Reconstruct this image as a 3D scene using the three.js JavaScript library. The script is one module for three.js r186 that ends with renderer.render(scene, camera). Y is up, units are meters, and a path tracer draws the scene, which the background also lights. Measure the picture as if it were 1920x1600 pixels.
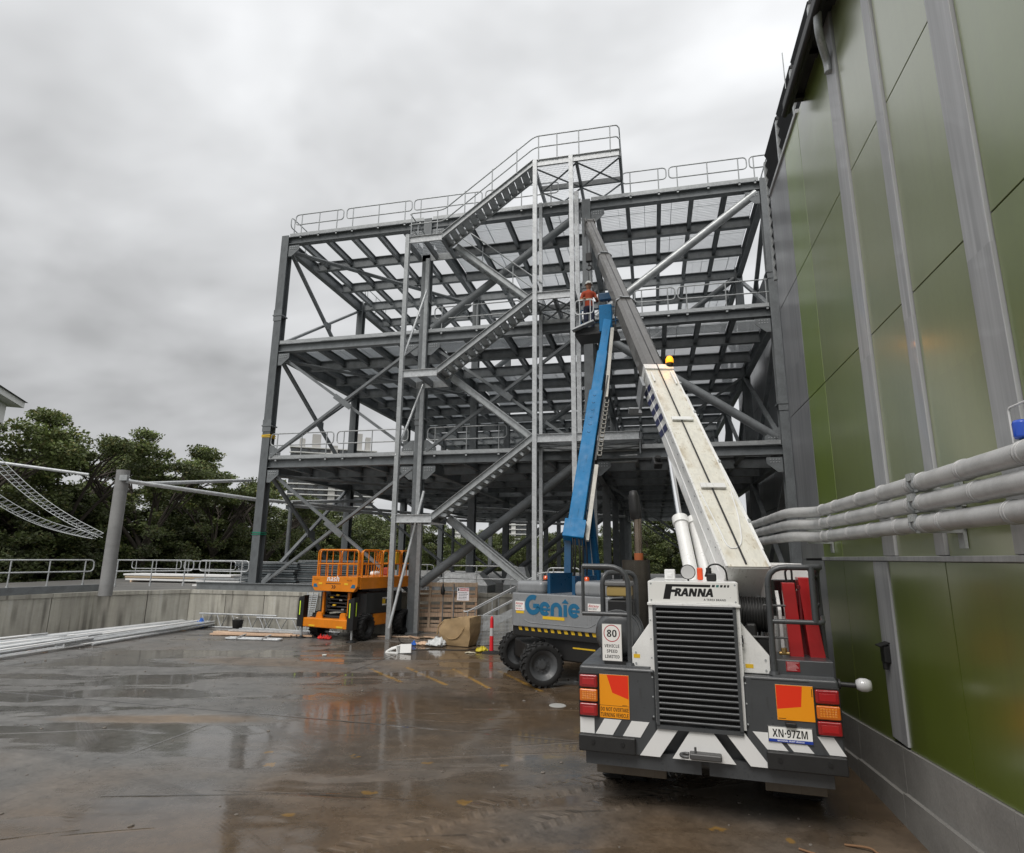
import * as THREE from 'three';
import { mergeGeometries, mergeVertices } from 'three/addons/utils/BufferGeometryUtils.js';
import { RoundedBoxGeometry } from 'three/addons/geometries/RoundedBoxGeometry.js';
import { MarchingCubes } from 'three/addons/objects/MarchingCubes.js';
import { FontLoader } from 'three/addons/loaders/FontLoader.js';
import { TextGeometry } from 'three/addons/geometries/TextGeometry.js';

// ---------- camera, sky, sun, exposure ----------
const SKYK = 0.76;
const scene = new THREE.Scene();
const camera = new THREE.PerspectiveCamera(70.7, 1024 / 853, 0.1, 2000);
camera.rotation.order = 'YXZ';
camera.position.set(0, 2.7, 0);
camera.rotation.set(THREE.MathUtils.degToRad(12.25), THREE.MathUtils.degToRad(13.02), THREE.MathUtils.degToRad(0.55));
const renderer = new THREE.WebGLRenderer({ antialias: true });
renderer.setSize(1024, 853);
renderer.toneMapping = THREE.LinearToneMapping;
renderer.toneMappingExposure = 1.35;
renderer.shadowMap.enabled = true;

// seeded random numbers and value noise
function rng(seed) { let s = seed | 0; return () => { s = (s + 0x6d2b79f5) | 0; let t = Math.imul(s ^ (s >>> 15), 1 | s); t = (t + Math.imul(t ^ (t >>> 7), 61 | t)) ^ t; return ((t ^ (t >>> 14)) >>> 0) / 4294967296; }; }
const PERM = (() => { const r = rng(77), p = new Float32Array(65536); for (let i = 0; i < 65536; i++) p[i] = r(); return p; })();
const lat = (x, y, m, s) => { x = ((x % m) + m) % m; y = ((y % m) + m) % m; return PERM[(x * 73 + y * 311 + s * 1213 + x * y * 7) & 65535]; };
function vnoise(x, y, m = 65536, s = 0) {
  const ix = Math.floor(x), iy = Math.floor(y); let u = x - ix, v = y - iy; u = u * u * (3 - 2 * u); v = v * v * (3 - 2 * v);
  const a = lat(ix, iy, m, s), b = lat(ix + 1, iy, m, s), c = lat(ix, iy + 1, m, s), d = lat(ix + 1, iy + 1, m, s);
  return a + (b - a) * u + (c - a) * v + (a - b - c + d) * u * v;
}
function fbm(x, y, oct = 4, m = 65536, s = 0) { let f = 0, a = 0.5, t = 0; for (let i = 0; i < oct; i++) { f += a * vnoise(x, y, m, s + i * 17); t += a; a *= 0.5; x *= 2; y *= 2; m *= 2; } return f / t; }
const sstep = (a, b, x) => { const t = Math.min(1, Math.max(0, (x - a) / (b - a))); return t * t * (3 - 2 * t); };
const mix = (a, b, t) => a + (b - a) * t;

// overcast sky: brighter toward the zenith, with soft cloud banks
{
  const W = 2048, H = 1024, data = new Float32Array(W * H * 4);
  for (let row = 0; row < H; row++) {
    const up = ((row + 0.5) / H - 0.5) * Math.PI, y = Math.sin(up), ch = Math.cos(up);
    for (let col = 0; col < W; col++) {
      const az = ((col + 0.5) / W - 0.5) * 2 * Math.PI, x = ch * Math.cos(az), z = ch * Math.sin(az);
      const yy = Math.max(0, y), k = 1 / (yy + 0.22);
      const px = x * k + 40, pz = z * k * 1.0 + 40;
      const wx = fbm(px * 0.7 + 9, pz * 0.7, 3, 65536, 5) - 0.5, wz = fbm(px * 0.7, pz * 0.7 + 30, 3, 65536, 6) - 0.5;
      const c1 = fbm(px * 0.85 + pz * 0.35 + wx * 1.6, pz * 1.25 - px * 0.3 + wz * 1.6, 5, 65536, 1) - 0.5;
      const c2 = fbm(px * 2.6 + pz + wx * 2.4, pz * 3.6 - px + wz * 2.4, 4, 65536, 2) - 0.5;
      let L = (1.5 + 1.5 * yy) / 3 * SKYK;
      const c3 = fbm(px * 5.5 + wx * 5, pz * 8.5 + wz * 5, 4, 65536, 4) - 0.5; L *= 1 + 0.28 * c1 + 0.44 * c2 + 0.38 * c3;
      L *= 1.0 + 0.26 * x * ch;                       // the cloud is thinner toward the right of the street
      const low = Math.exp(-yy * 9); L = mix(L, 0.80 * SKYK, low * 0.8);
      if (y < 0) L *= Math.max(0.12, 1 + y * 6);
      const i = (row * W + col) * 4;
      data[i] = L * 0.985; data[i + 1] = L; data[i + 2] = L * 1.02; data[i + 3] = 1;
    }
  }
  const sky = new THREE.DataTexture(data, W, H, THREE.RGBAFormat, THREE.FloatType);
  sky.mapping = THREE.EquirectangularReflectionMapping; sky.magFilter = THREE.LinearFilter; sky.needsUpdate = true;
  scene.background = sky; scene.environment = sky;
}
const sun = new THREE.DirectionalLight(0xfffaf4, 1.5);
sun.position.set(-14, 48, 16); sun.target.position.set(-4, 0, -18); sun.castShadow = true; sun.shadow.radius = 60;
sun.shadow.mapSize.set(2048, 2048);
Object.assign(sun.shadow.camera, { left: -40, right: 40, top: 40, bottom: -40, near: 1, far: 140 });
scene.add(sun); scene.add(sun.target);

// ---------- helpers ----------
const V = (x, y, z) => new THREE.Vector3(x, y, z), R = (d) => d * Math.PI / 180;
const taken = new Map();
function numbered(n) { const k = taken.get(n) || 0; taken.set(n, k + 1); return k ? n + '_' + String(k).padStart(3, '0') : n; }
function clean(g) {
  if (g.index) g = g.toNonIndexed();
  for (const k of Object.keys(g.attributes)) if (!['position', 'normal', 'uv'].includes(k)) g.deleteAttribute(k);
  if (!g.attributes.normal) g.computeVertexNormals();
  if (!g.attributes.uv) g.setAttribute('uv', new THREE.BufferAttribute(new Float32Array(g.attributes.position.count * 2), 2));
  g.morphAttributes = {};
  return g;
}
function uvm(g) {   // uv in metres from the local position
  g = clean(g); const p = g.attributes.position, n = g.attributes.normal, u = g.attributes.uv;
  for (let i = 0; i < p.count; i += 3) {
    const nx = Math.abs(n.getX(i) + n.getX(i + 1) + n.getX(i + 2)), ny = Math.abs(n.getY(i) + n.getY(i + 1) + n.getY(i + 2)), nz = Math.abs(n.getZ(i) + n.getZ(i + 1) + n.getZ(i + 2));
    for (let j = i; j < i + 3; j++) {
      const x = p.getX(j), y = p.getY(j), z = p.getZ(j);
      if (nx >= ny && nx >= nz) u.setXY(j, z, y); else if (ny >= nz) u.setXY(j, x, z); else u.setXY(j, x, y);
    }
  }
  return g;
}
const M4 = (x = 0, y = 0, z = 0, rx = 0, ry = 0, rz = 0, order = 'YXZ') => new THREE.Matrix4().compose(V(x, y, z), new THREE.Quaternion().setFromEuler(new THREE.Euler(rx, ry, rz, order)), V(1, 1, 1));
const box = (w, h, d, x = 0, y = 0, z = 0, rx = 0, ry = 0, rz = 0) => uvm(new THREE.BoxGeometry(w, h, d)).applyMatrix4(M4(x, y, z, rx, ry, rz));
const bx = (x0, x1, y0, y1, z0, z1) => uvm(new THREE.BoxGeometry(Math.abs(x1 - x0), Math.abs(y1 - y0), Math.abs(z1 - z0)).translate((x0 + x1) / 2, (y0 + y1) / 2, (z0 + z1) / 2));
const rbx = (x0, x1, y0, y1, z0, z1, r = 0.02, s = 2) => uvm(new RoundedBoxGeometry(Math.abs(x1 - x0), Math.abs(y1 - y0), Math.abs(z1 - z0), s, r).translate((x0 + x1) / 2, (y0 + y1) / 2, (z0 + z1) / 2));
function basis(p, q, up = V(0, 1, 0)) {   // z runs from p to q, y is near up
  const z = q.clone().sub(p).normalize(); if (Math.abs(z.dot(up)) > 0.995) up = V(0, 0, -1);
  const x = up.clone().cross(z).normalize(), y = z.clone().cross(x);
  return new THREE.Matrix4().makeBasis(x, y, z).setPosition(p);
}
const A3 = (a) => (a.isVector3 ? a : V(...a));
function between(make, p, q, up) { p = A3(p); q = A3(q); const L = p.distanceTo(q); return make(L).applyMatrix4(basis(p, q, up)); }
const merge = (l) => (l.length === 1 ? l[0] : mergeGeometries(l, false));
const prof = {   // profiles along +z from 0 to L
  ibeam: (h, b, tf = 0.02, tw = 0.014) => (L) => merge([bx(-b / 2, b / 2, h / 2 - tf, h / 2, 0, L), bx(-b / 2, b / 2, -h / 2, -h / 2 + tf, 0, L), bx(-tw / 2, tw / 2, -h / 2 + tf, h / 2 - tf, 0, L)]),
  channel: (h, b, t = 0.012) => (L) => merge([bx(-t / 2, t / 2, -h / 2, h / 2, 0, L), bx(t / 2, b, h / 2 - t, h / 2, 0, L), bx(t / 2, b, -h / 2, -h / 2 + t, 0, L)]),
  angle: (a, t = 0.012) => (L) => merge([bx(0, a, 0, t, 0, L), bx(0, t, t, a, 0, L)]),
  rhs: (w, h) => (L) => bx(-w / 2, w / 2, -h / 2, h / 2, 0, L),
  chs: (r, seg = 14) => (L) => uvm(new THREE.CylinderGeometry(r, r, L, seg, 1).rotateX(Math.PI / 2).translate(0, 0, L / 2)),
  cone: (r0, r1, seg = 12) => (L) => uvm(new THREE.CylinderGeometry(r1, r0, L, seg, 1).rotateX(Math.PI / 2).translate(0, 0, L / 2)),
};
const tube = (p, q, r, seg = 10) => between(prof.chs(r, seg), p, q);
const bar = (p, q, w, h, up) => between(prof.rhs(w, h), p, q, up);
const cyl = (r0, r1, h, x, y, z, seg = 24, rx = 0, ry = 0, rz = 0) => uvm(new THREE.CylinderGeometry(r1, r0, h, seg, 1)).applyMatrix4(M4(x, y, z, rx, ry, rz));
function path(pts, r, seg = 8, smooth = 0.12, closed = false) {   // a bent tube with rounded corners
  pts = pts.map(A3); const cp = new THREE.CurvePath(), n = pts.length; let prev = closed ? null : pts[0];
  const corner = (i) => { const a = pts[(i - 1 + n) % n], b = pts[i], c = pts[(i + 1) % n]; const k = Math.min(smooth, a.distanceTo(b) * 0.49, b.distanceTo(c) * 0.49); return [b.clone().lerp(a, k / a.distanceTo(b)), b, b.clone().lerp(c, k / b.distanceTo(c))]; };
  let first = null, count = 0;
  for (let i = closed ? 0 : 1; i < (closed ? n : n - 1); i++) { const [s, b, e] = corner(i); if (prev) cp.add(new THREE.LineCurve3(prev, s)); else first = s; cp.add(new THREE.QuadraticBezierCurve3(s, b, e)); prev = e; count++; }
  cp.add(new THREE.LineCurve3(prev, closed ? first : pts[n - 1]));
  const all = [];
  for (const c of cp.curves) { if (c.isLineCurve3) { if (c.v1.distanceTo(c.v2) > 1e-4) all.push(tube(c.v1, c.v2, r, seg)); } else all.push(uvm(new THREE.TubeGeometry(c, 5, r, seg))); }
  return merge(all);
}
const spline = (pts, r, n = 40, seg = 7) => uvm(new THREE.TubeGeometry(new THREE.CatmullRomCurve3(pts.map(A3)), n, r, seg));
function poly(pts, depth, bevel = 0) {   // extruded outline in xy, z from 0 to depth
  const s = new THREE.Shape(pts.map(([x, y]) => new THREE.Vector2(x, y)));
  return uvm(new THREE.ExtrudeGeometry(s, { depth, bevelEnabled: bevel > 0, bevelSize: bevel, bevelThickness: bevel, bevelSegments: 2, curveSegments: 10 }));
}
function lathe(pts, seg = 28) { return uvm(new THREE.LatheGeometry(pts.map(([r, y]) => new THREE.Vector2(r, y)), seg)); }
function mesh(name, geos, mat, parent, m) {
  let g = merge([].concat(geos).map(clean)); if (m) g = g.clone().applyMatrix4(m);
  const o = new THREE.Mesh(g, mat); o.castShadow = o.receiveShadow = true; o.name = parent === scene ? numbered(name) : name; (parent || scene).add(o); return o;
}
const P = (parent, name, geos, mat, m) => mesh(name, geos, mat, parent, m);
function tag(o, label, category, group) { o.userData.label = label; o.userData.category = category; if (group) o.userData.group = group; return o; }
function thing(name, label, category, pos = [0, 0, 0], yaw = 0, group) { const g = new THREE.Group(); g.name = numbered(name); g.position.set(...pos); g.rotation.y = yaw; scene.add(g); return tag(g, label, category, group); }
function single(name, label, category, geos, mat, group) { return tag(mesh(name, geos, mat, scene), label, category, group); }
function struct(name, geos, mat) { const o = mesh(name, geos, mat, scene); o.userData.kind = 'structure'; return o; }

// ---------- textures and materials ----------
function greyTex(size, f) {
  const d = new Uint8Array(size * size * 4);
  for (let y = 0; y < size; y++) for (let x = 0; x < size; x++) { const v = f(x / size, y / size), i = (y * size + x) * 4; const c = Array.isArray(v) ? v : [v, v, v]; d[i] = 255 * Math.min(1, Math.max(0, c[0])); d[i + 1] = 255 * Math.min(1, Math.max(0, c[1])); d[i + 2] = 255 * Math.min(1, Math.max(0, c[2])); d[i + 3] = 255; }
  const t = new THREE.DataTexture(d, size, size); t.wrapS = t.wrapT = THREE.RepeatWrapping; t.magFilter = THREE.LinearFilter; t.minFilter = THREE.LinearMipmapLinearFilter; t.needsUpdate = true; return t;
}
const rep = (t, sx, sy = sx) => { const c = t.clone(); c.repeat.set(1 / sx, 1 / sy); c.needsUpdate = true; return c; };
const tMottle = greyTex(512, (u, v) => 0.80 + 0.40 * (fbm(u * 6, v * 6, 6, 6, 3) - 0.5) + 0.12 * (vnoise(u * 180, v * 180, 180, 8) - 0.5));
const tFine = greyTex(256, (u, v) => 0.5 + 0.9 * (fbm(u * 16, v * 16, 4, 16, 21) - 0.5));
const tRough = greyTex(256, (u, v) => 0.82 + 0.5 * (fbm(u * 8, v * 8, 5, 8, 33) - 0.5));
const tStreak = greyTex(512, (u, v) => { const a = fbm(u * 40, v * 3, 4, 40, 41), b = fbm(u * 7, v * 5, 4, 7, 47); return 0.86 + 0.42 * (a - 0.5) + 0.34 * (b - 0.5); });
const tConc = greyTex(512, (u, v) => { const a = vnoise(u * 26, v * 1.0, 26, 41), b = fbm(u * 60, v * 4, 3, 60, 47), c = fbm(u * 6, v * 5, 4, 6, 49), d = fbm(u * 30, v * 30, 3, 30, 53); const run = sstep(0.62, 0.95, vnoise(u * 38, v * 2, 38, 57)) * (0.35 + 0.65 * c); return [1.0 - 0.62 * run + 0.30 * (a - 0.5) + 0.25 * (b - 0.5) + 0.35 * (c - 0.5) + 0.1 * (d - 0.5), 0.985 - 0.62 * run + 0.30 * (a - 0.5) + 0.25 * (b - 0.5) + 0.35 * (c - 0.5) + 0.1 * (d - 0.5), 0.94 - 0.60 * run + 0.28 * (a - 0.5) + 0.25 * (b - 0.5) + 0.33 * (c - 0.5) + 0.1 * (d - 0.5)].map((q) => q * 0.86); });
const tDirt = greyTex(512, (u, v) => { const a = fbm(u * 5, v * 5, 5, 5, 101), run = sstep(0.62, 0.9, fbm(u * 44, v * 3, 3, 44, 103)) * fbm(u * 4, v * 4, 3, 4, 105), chip = sstep(0.80, 0.86, vnoise(u * 70, v * 70, 70, 107)) * sstep(0.55, 0.7, fbm(u * 6, v * 6, 3, 6, 109)), f = vnoise(u * 150, v * 150, 150, 111); const k = 0.90 + 0.26 * (a - 0.5) - 0.32 * run - 0.30 * chip + 0.06 * (f - 0.5); return [k, k * (1 - 0.03 * run), k * (1 - 0.08 * run)]; });
const tPanel = greyTex(512, (u, v) => { const a = fbm(u * 50, v * 2, 3, 50, 121), b = fbm(u * 5, v * 4, 4, 5, 123), c = vnoise(u * 120, v * 120, 120, 125), drip = sstep(0.66, 0.92, vnoise(u * 34, v * 2, 34, 127)) * b; const k = 0.94 + 0.08 * (a - 0.5) + 0.12 * (b - 0.5) + 0.05 * (c - 0.5) - 0.08 * drip; return [k, k, k]; });
const tWarp = greyTex(256, (u, v) => 0.5 + 0.9 * (fbm(u * 3, v * 3, 3, 3, 131) - 0.5));
const tGalv = greyTex(512, (u, v) => { const a = fbm(u * 10, v * 10, 5, 10, 51), s = vnoise(u * 90, v * 90, 90, 55); return 0.82 + 0.42 * (a - 0.5) + 0.16 * (s - 0.5); });
const lin = (r, g, b) => new THREE.Color().setRGB(r, g === undefined ? r : g, b === undefined ? r : b);
const std = (c, rough = 0.6, o = {}) => new THREE.MeshStandardMaterial({ color: Array.isArray(c) ? lin(...c) : lin(c), roughness: rough, ...o });
const phy = (c, rough = 0.4, o = {}) => new THREE.MeshPhysicalMaterial({ color: Array.isArray(c) ? lin(...c) : lin(c), roughness: rough, ...o });
const mot = (s = 1.5) => ({ map: rep(tDirt, s), roughnessMap: rep(tRough, s * 0.7) });
const steelTone = (k) => std([0.185 + 0.04 * k, 0.20 + 0.042 * k, 0.208 + 0.043 * k], 0.52, { map: (() => { const c = rep(tGalv, 1.6 + 0.3 * k, 2.6); c.offset.set(k * 0.31, k * 0.17); return c; })(), roughnessMap: rep(tRough, 0.9) });
const MAT = {
  steel: std([0.19, 0.205, 0.213], 0.52, { map: rep(tGalv, 1.6), roughnessMap: rep(tRough, 0.9) }),
  steelSet: [-1, 0, 1].map(steelTone),
  galv: std([0.46, 0.48, 0.485], 0.42, { metalness: 0.25, map: rep(tGalv, 0.9), roughnessMap: rep(tRough, 0.6) }),
  galvLight: std([0.64, 0.66, 0.67], 0.4, { metalness: 0.2, map: rep(tGalv, 0.8), roughnessMap: rep(tRough, 0.6) }),
  grating: std([0.68, 0.71, 0.73], 0.45, { metalness: 0.1 }),
  concrete: std([0.33, 0.315, 0.28], 0.85, { map: rep(tStreak, 3.2, 2.6), bumpMap: rep(tFine, 1.1), bumpScale: 0.004 }),
  concretePale: std([0.30, 0.29, 0.27], 0.8, { map: rep(tMottle, 2.2), bumpMap: rep(tFine, 0.8), bumpScale: 0.003 }),
  white: phy([0.84, 0.84, 0.82], 0.4, { clearcoat: 0.3, clearcoatRoughness: 0.3, map: rep(tDirt, 1.3), roughnessMap: rep(tRough, 0.8) }),
  whitePlain: std([0.78, 0.78, 0.77], 0.5),
  craneGrey: phy([0.062, 0.066, 0.07], 0.42, { clearcoat: 0.3, clearcoatRoughness: 0.3, ...mot(1.3) }),
  black: std(0.012, 0.5), rubber: std([0.018, 0.018, 0.018], 0.85, { map: rep(tMottle, 0.5) }),
  blackGloss: phy(0.008, 0.12, { clearcoat: 1 }),
  red: phy([0.42, 0.012, 0.014], 0.4, { clearcoat: 0.4 }), redDark: phy([0.13, 0.006, 0.008], 0.45),
  orange: phy([0.78, 0.235, 0.004], 0.45, { clearcoat: 0.15, ...mot(0.9) }),
  orangeFluo: std([0.85, 0.09, 0.02], 0.5), yellow: std([0.75, 0.48, 0.02], 0.5), lime: std([0.62, 0.85, 0.05], 0.5),
  blue: phy([0.005, 0.19, 0.44], 0.6, { specularIntensity: 0.6, ...mot(1.6) }), blueDark: phy([0.008, 0.075, 0.17], 0.4, { ...mot(1) }),
  blueLetter: std([0.008, 0.13, 0.26], 0.5),
  lightGrey: phy([0.27, 0.28, 0.29], 0.42, { clearcoat: 0.3, ...mot(1.4) }),
  chrome: std(0.75, 0.12, { metalness: 1 }), steelBright: std(0.6, 0.25, { metalness: 0.9 }),
  bulbGlass: phy([0.55, 0.55, 0.55], 0.1, { clearcoat: 1 }),
  tan: std([0.42, 0.29, 0.15], 0.8, { map: rep(tMottle, 0.8), bumpMap: rep(tFine, 0.2), bumpScale: 0.004 }),
  timber: [0, 1, 2].map((k) => std([[0.70, 0.49, 0.34], [0.76, 0.57, 0.41], [0.62, 0.41, 0.27]][k], 0.8, { map: rep(tStreak, 0.25, 1.4) })),
  foam: std([0.82, 0.82, 0.8], 0.7),
};

// ---------- setting: yard, raised slab, terrain ----------
const YX0 = -26, YZ0 = -26, YS = 32;
{
  const N = 2048, col = new Uint8Array(N * N * 4), rgh = new Uint8Array(N * N * 4), bmp = new Float32Array(N * N);
  const seg = (px, pz, a, b) => { const dx = b[0] - a[0], dz = b[1] - a[1], t = Math.min(1, Math.max(0, ((px - a[0]) * dx + (pz - a[1]) * dz) / (dx * dx + dz * dz))); return [Math.hypot(px - a[0] - t * dx, pz - a[1] - t * dz), t]; };
  const hatch = [[[-6.94, -14.54], [-5.5, -13.2]], [[-6.12, -14.92], [-4.45, -13.17]], [[-4.88, -14.98], [-3.48, -13.1]], [[-3.75, -15.05], [-2.35, -13.1]]];
  const flecks = [[-5.35, -8.2, .07], [-5.0, -7.75, .07], [-4.15, -8.35, .08], [-3.05, -8.35, .07], [-3.35, -7.2, .08], [-2.0, -8.5, .07], [-2.2, -7.2, .09], [0.55, -7.2, .10], [-3.9, -6.4, .07], [1.2, -7.1, .08]];
  // tyre tracks as circles: centre, radius, half width, lugged
  const tracks = [[4.85, -1.2, 9.0, 0.19, 1], [4.85, -1.2, 8.35, 0.16, 1], [-2.0, -17.0, 10.9, 0.10, 0], [-2.0, -17.0, 9.1, 0.12, 0], [-3.0, -17.4, 12.6, 0.10, 0], [-10, 4, 11.5, 0.14, 0], [-10, 4, 13.2, 0.14, 0], [-14, 3, 14.6, 0.12, 0]];
  const sr = rng(9), streaks = []; for (let i = 0; i < 70; i++) { const x = -20 + sr() * 20, z = -18 + sr() * 14, a = -0.25 + 0.5 * sr() + 0.35, l = 0.4 + sr() * 2.4; streaks.push([[x, z], [x + l * Math.cos(a), z - l * Math.sin(a)], 0.008 + sr() * 0.02, sr()]); }
  const stGrid = new Map(); streaks.forEach((s) => { const n = 12; for (let i = 0; i <= n; i++) { const x = mix(s[0][0], s[1][0], i / n), z = mix(s[0][1], s[1][1], i / n), k = Math.floor(x) + ',' + Math.floor(z); if (!stGrid.has(k)) stGrid.set(k, new Set()); stGrid.get(k).add(s); } });
  for (let j = 0; j < N; j++) for (let i = 0; i < N; i++) {
    const x = YX0 + YS * (i + 0.5) / N, z = YZ0 + YS * (j + 0.5) / N, o = (j * N + i) * 4;
    const big = fbm(x * 0.22 + 50, z * 0.22 + 50, 4, 65536, 11), mid = fbm(x * 0.9 + 20, z * 1.3 + 70, 4, 65536, 12), sm = fbm(x * 5 + 9, z * 5 + 3, 3, 65536, 13), gr = vnoise(x * 46, z * 46, 65536, 14), gr2 = vnoise(x * 19, z * 19, 65536, 15);
    const al = x * 0.95 - z * 0.30 + 60, ac = x * 0.30 + z * 0.95 + 60, swirl = fbm(al * 0.30 + 2.2 * big, ac * 1.7 + 2.6 * big + 0.5 * mid, 5, 65536, 16);
    // mud: brown toward the right and the near middle
    let mud = sstep(0.29, 0.66, big * 0.65 + 0.33 * sstep(-9.5, -2.5, x) + 0.18 * (mid - 0.5) + 0.10 * (swirl - 0.5));
    let r = mix(0.165, 0.135, mud), g = mix(0.160, 0.092, mud), b = mix(0.152, 0.055, mud);
    let tone = 0.72 + 0.5 * (mid - 0.5) + 0.45 * (sm - 0.5) + 0.22 * (gr - 0.5) + 0.16 * (gr2 - 0.5) + 0.6 * (swirl - 0.5) + 0.28;
    // dried silt patches
    const s1 = Math.hypot((x + 8.0) / 1.9 + 0.35 * (mid - 0.5), (z + 9.3 + (x + 8) * 0.25) / 0.33), s2 = Math.hypot((x + 10.2) / 2.1, (z + 14.6) / 0.6 + 0.8 * (mid - 0.5)), s3 = Math.hypot((x + 6.2) / 1.1, (z + 15.2) / 0.7), s4 = Math.hypot((x - 2.1) / 0.75, (z + 5.9) / 1.25);
    const silt = Math.max(sstep(1.25, 0.45, s1 + 0.5 * (sm - 0.5) + 0.7 * (swirl - 0.5)), 0.75 * sstep(1.3, 0.5, s2 + 0.8 * (swirl - 0.5)), 0.5 * sstep(1.3, 0.4, s3 + (mid - 0.5)), sstep(1.15, 0.85, s4 + 0.9 * (mid - 0.5) + 0.6 * (sm - 0.5)));
    r = mix(r, 0.20, silt * 0.75); g = mix(g, 0.145, silt * 0.75); b = mix(b, 0.095, silt * 0.75);
    // standing water
    let pud = sstep(0.49, 0.60, 0.80 * swirl + 0.20 * mid + 0.10 * mud - 0.3 * silt);
    const pool = sstep(1.15, 0.55, Math.hypot((x + 3.6) / 3.4, (z + 10.3) / 2.6) + 0.5 * (mid - 0.5) + 0.3 * (swirl - 0.5)); pud = Math.max(pud, pool);
    const pool3 = sstep(1.15, 0.55, Math.hypot((x + 4.6) / 1.9, (z + 5.9) / 1.1) + 0.7 * (mid - 0.5) + 0.5 * (swirl - 0.5)); pud = Math.max(pud, pool3); const pool2 = sstep(1.1, 0.5, Math.hypot((x + 6.6) / 2.2, (z + 17.2) / 1.4) + 0.6 * (mid - 0.5)); pud = Math.max(pud, pool2 * 0.9);
    let rough = mix(0.40 + 0.36 * (sm - 0.5) + 0.16 * (gr - 0.5) - 0.16 * (swirl - 0.5), 0.07, pud * 0.94) + silt * 0.25;
    let h = 0.35 * (gr - 0.5) + 0.5 * (sm - 0.5) + 0.2 * (gr2 - 0.5); h *= mix(1, 0.10, pud);
    h += 1.3 * (fbm(x * 1.7, z * 3.1, 3, 65536, 19) - 0.5) * mix(1, 0.25, pud);
    h += pool3 * 0.5 * (vnoise(al * 1.6 + 2 * mid, ac * 5.5, 65536, 28) - 0.5); h += pud * 0.06 * (vnoise(x * 7 + mid * 6, z * 13, 65536, 18) - 0.5);
    for (const [cx, cz, rad, hw, lug] of tracks) {
      const d = Math.hypot(x - cx, z - cz) - rad; if (Math.abs(d) > hw * 1.3 || (lug && (x < -4.6 || x > 0.3))) continue;
      const ang = Math.atan2(z - cz, x - cx), e = sstep(hw * 1.25, hw * 0.8, Math.abs(d)), worn = lug ? sstep(0.22, 0.5, fbm(ang * 14 + rad, d * 3 + 20, 3, 65536, 23)) : sstep(0.35, 0.7, fbm(ang * 9 + rad, d * 3 + 20, 3, 65536, 23));
      const lugs = lug ? sstep(0.35, 0.65, 0.5 + 0.5 * Math.sin(ang * rad * 36 + Math.sign(d) * 1.3 + Math.abs(d) * 16)) : 0.5 + 0.5 * Math.sin(d * 130);
      h += e * worn * (lug ? 2.0 * (lugs - 0.6) : 0.16 * (lugs - 0.7)); tone += e * worn * (lug ? 0.34 * (lugs - 0.45) : -0.12); rough += e * worn * 0.10;
    }
    const cell = stGrid.get(Math.floor(x) + ',' + Math.floor(z));
    if (cell) for (const s of cell) { const [d, t] = seg(x, z, s[0], s[1]); const w = s[2] * Math.sin(Math.PI * Math.min(1, t * 0.96 + 0.02)); const e = sstep(w + 0.014, w, d + 0.03 * (sm - 0.5)); if (e > 0) { tone += e * (s[3] > 0.4 ? -0.30 : 0.38); h += e * (s[3] > 0.4 ? -0.5 : 0.4); } }
    // slab joints
    const j1 = Math.abs(z + 10.05 - 0.03 * (x + 9) + 0.02 * (sm - 0.5)), j2 = Math.abs(x + 7.12 + 0.02 * (sm - 0.5)), j3 = Math.abs(z + 18.6 + 0.02 * (sm - 0.5));
    const jj = Math.max(sstep(0.024, 0.010, j1) * (x < -3.2 ? 1 : 0.2), sstep(0.026, 0.012, j2) * (z < -12.9 ? 1 : 0.12), sstep(0.02, 0.01, j3) * 0.6); tone *= 1 - 0.6 * jj; h -= 2.2 * jj;
    // worn yellow paint
    let pt = 0; for (const [a, c] of hatch) { const [d, t] = seg(x, z, a, c); if (d < 0.09) pt = Math.max(pt, sstep(0.06, 0.045, d + 0.05 * (sm - 0.5)) * sstep(0.40, 0.56, 0.35 * t + 0.5 * gr2 + 0.45 * sm)); }
    for (const [fx, fz, fr] of flecks) { const d = Math.hypot(x - fx, (z - fz) * 1.3); if (d < fr * 1.6) pt = Math.max(pt, sstep(0.95, 0.6, d / fr + 1.8 * (sm - 0.5) + 1.7 * (gr2 - 0.5)) * 0.85); }
    r = mix(r * tone, 0.44, pt * 0.62); g = mix(g * tone, 0.24, pt * 0.62); b = mix(b * tone, 0.035, pt * 0.62);
    const wet = mix(1, 0.76, pud);
    const S = (c) => 255 * Math.pow(Math.min(1, Math.max(0.002, 0.92 * c * wet)), 1 / 2.2);
    col[o] = S(r); col[o + 1] = S(g); col[o + 2] = S(b); col[o + 3] = 255;
    const rr = 255 * Math.min(0.95, Math.max(0.05, rough)); rgh[o] = rgh[o + 1] = rgh[o + 2] = rr; rgh[o + 3] = 255; bmp[j * N + i] = h * 0.25 + 0.5;
  }
  const dt = (d, srgb) => { const t = new THREE.DataTexture(d, N, N); t.magFilter = THREE.LinearFilter; t.minFilter = THREE.LinearMipmapLinearFilter; if (srgb) t.colorSpace = THREE.SRGBColorSpace; t.needsUpdate = true; return t; };
  const bt = new THREE.DataTexture(bmp, N, N, THREE.RedFormat, THREE.FloatType); bt.magFilter = THREE.LinearFilter; bt.needsUpdate = true;
  const m = new THREE.MeshPhysicalMaterial({ color: 0xffffff, map: dt(col, true), roughnessMap: dt(rgh), roughness: 1, bumpMap: bt, bumpScale: 0.022, ior: 1.5 });
  const g = new THREE.PlaneGeometry(YS, YS).rotateX(-Math.PI / 2).translate(YX0 + YS / 2, 0, YZ0 + YS / 2), p = g.attributes.position, u = g.attributes.uv;
  for (let i = 0; i < p.count; i++) u.setXY(i, (p.getX(i) - YX0) / YS, (p.getZ(i) - YZ0) / YS);
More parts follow.
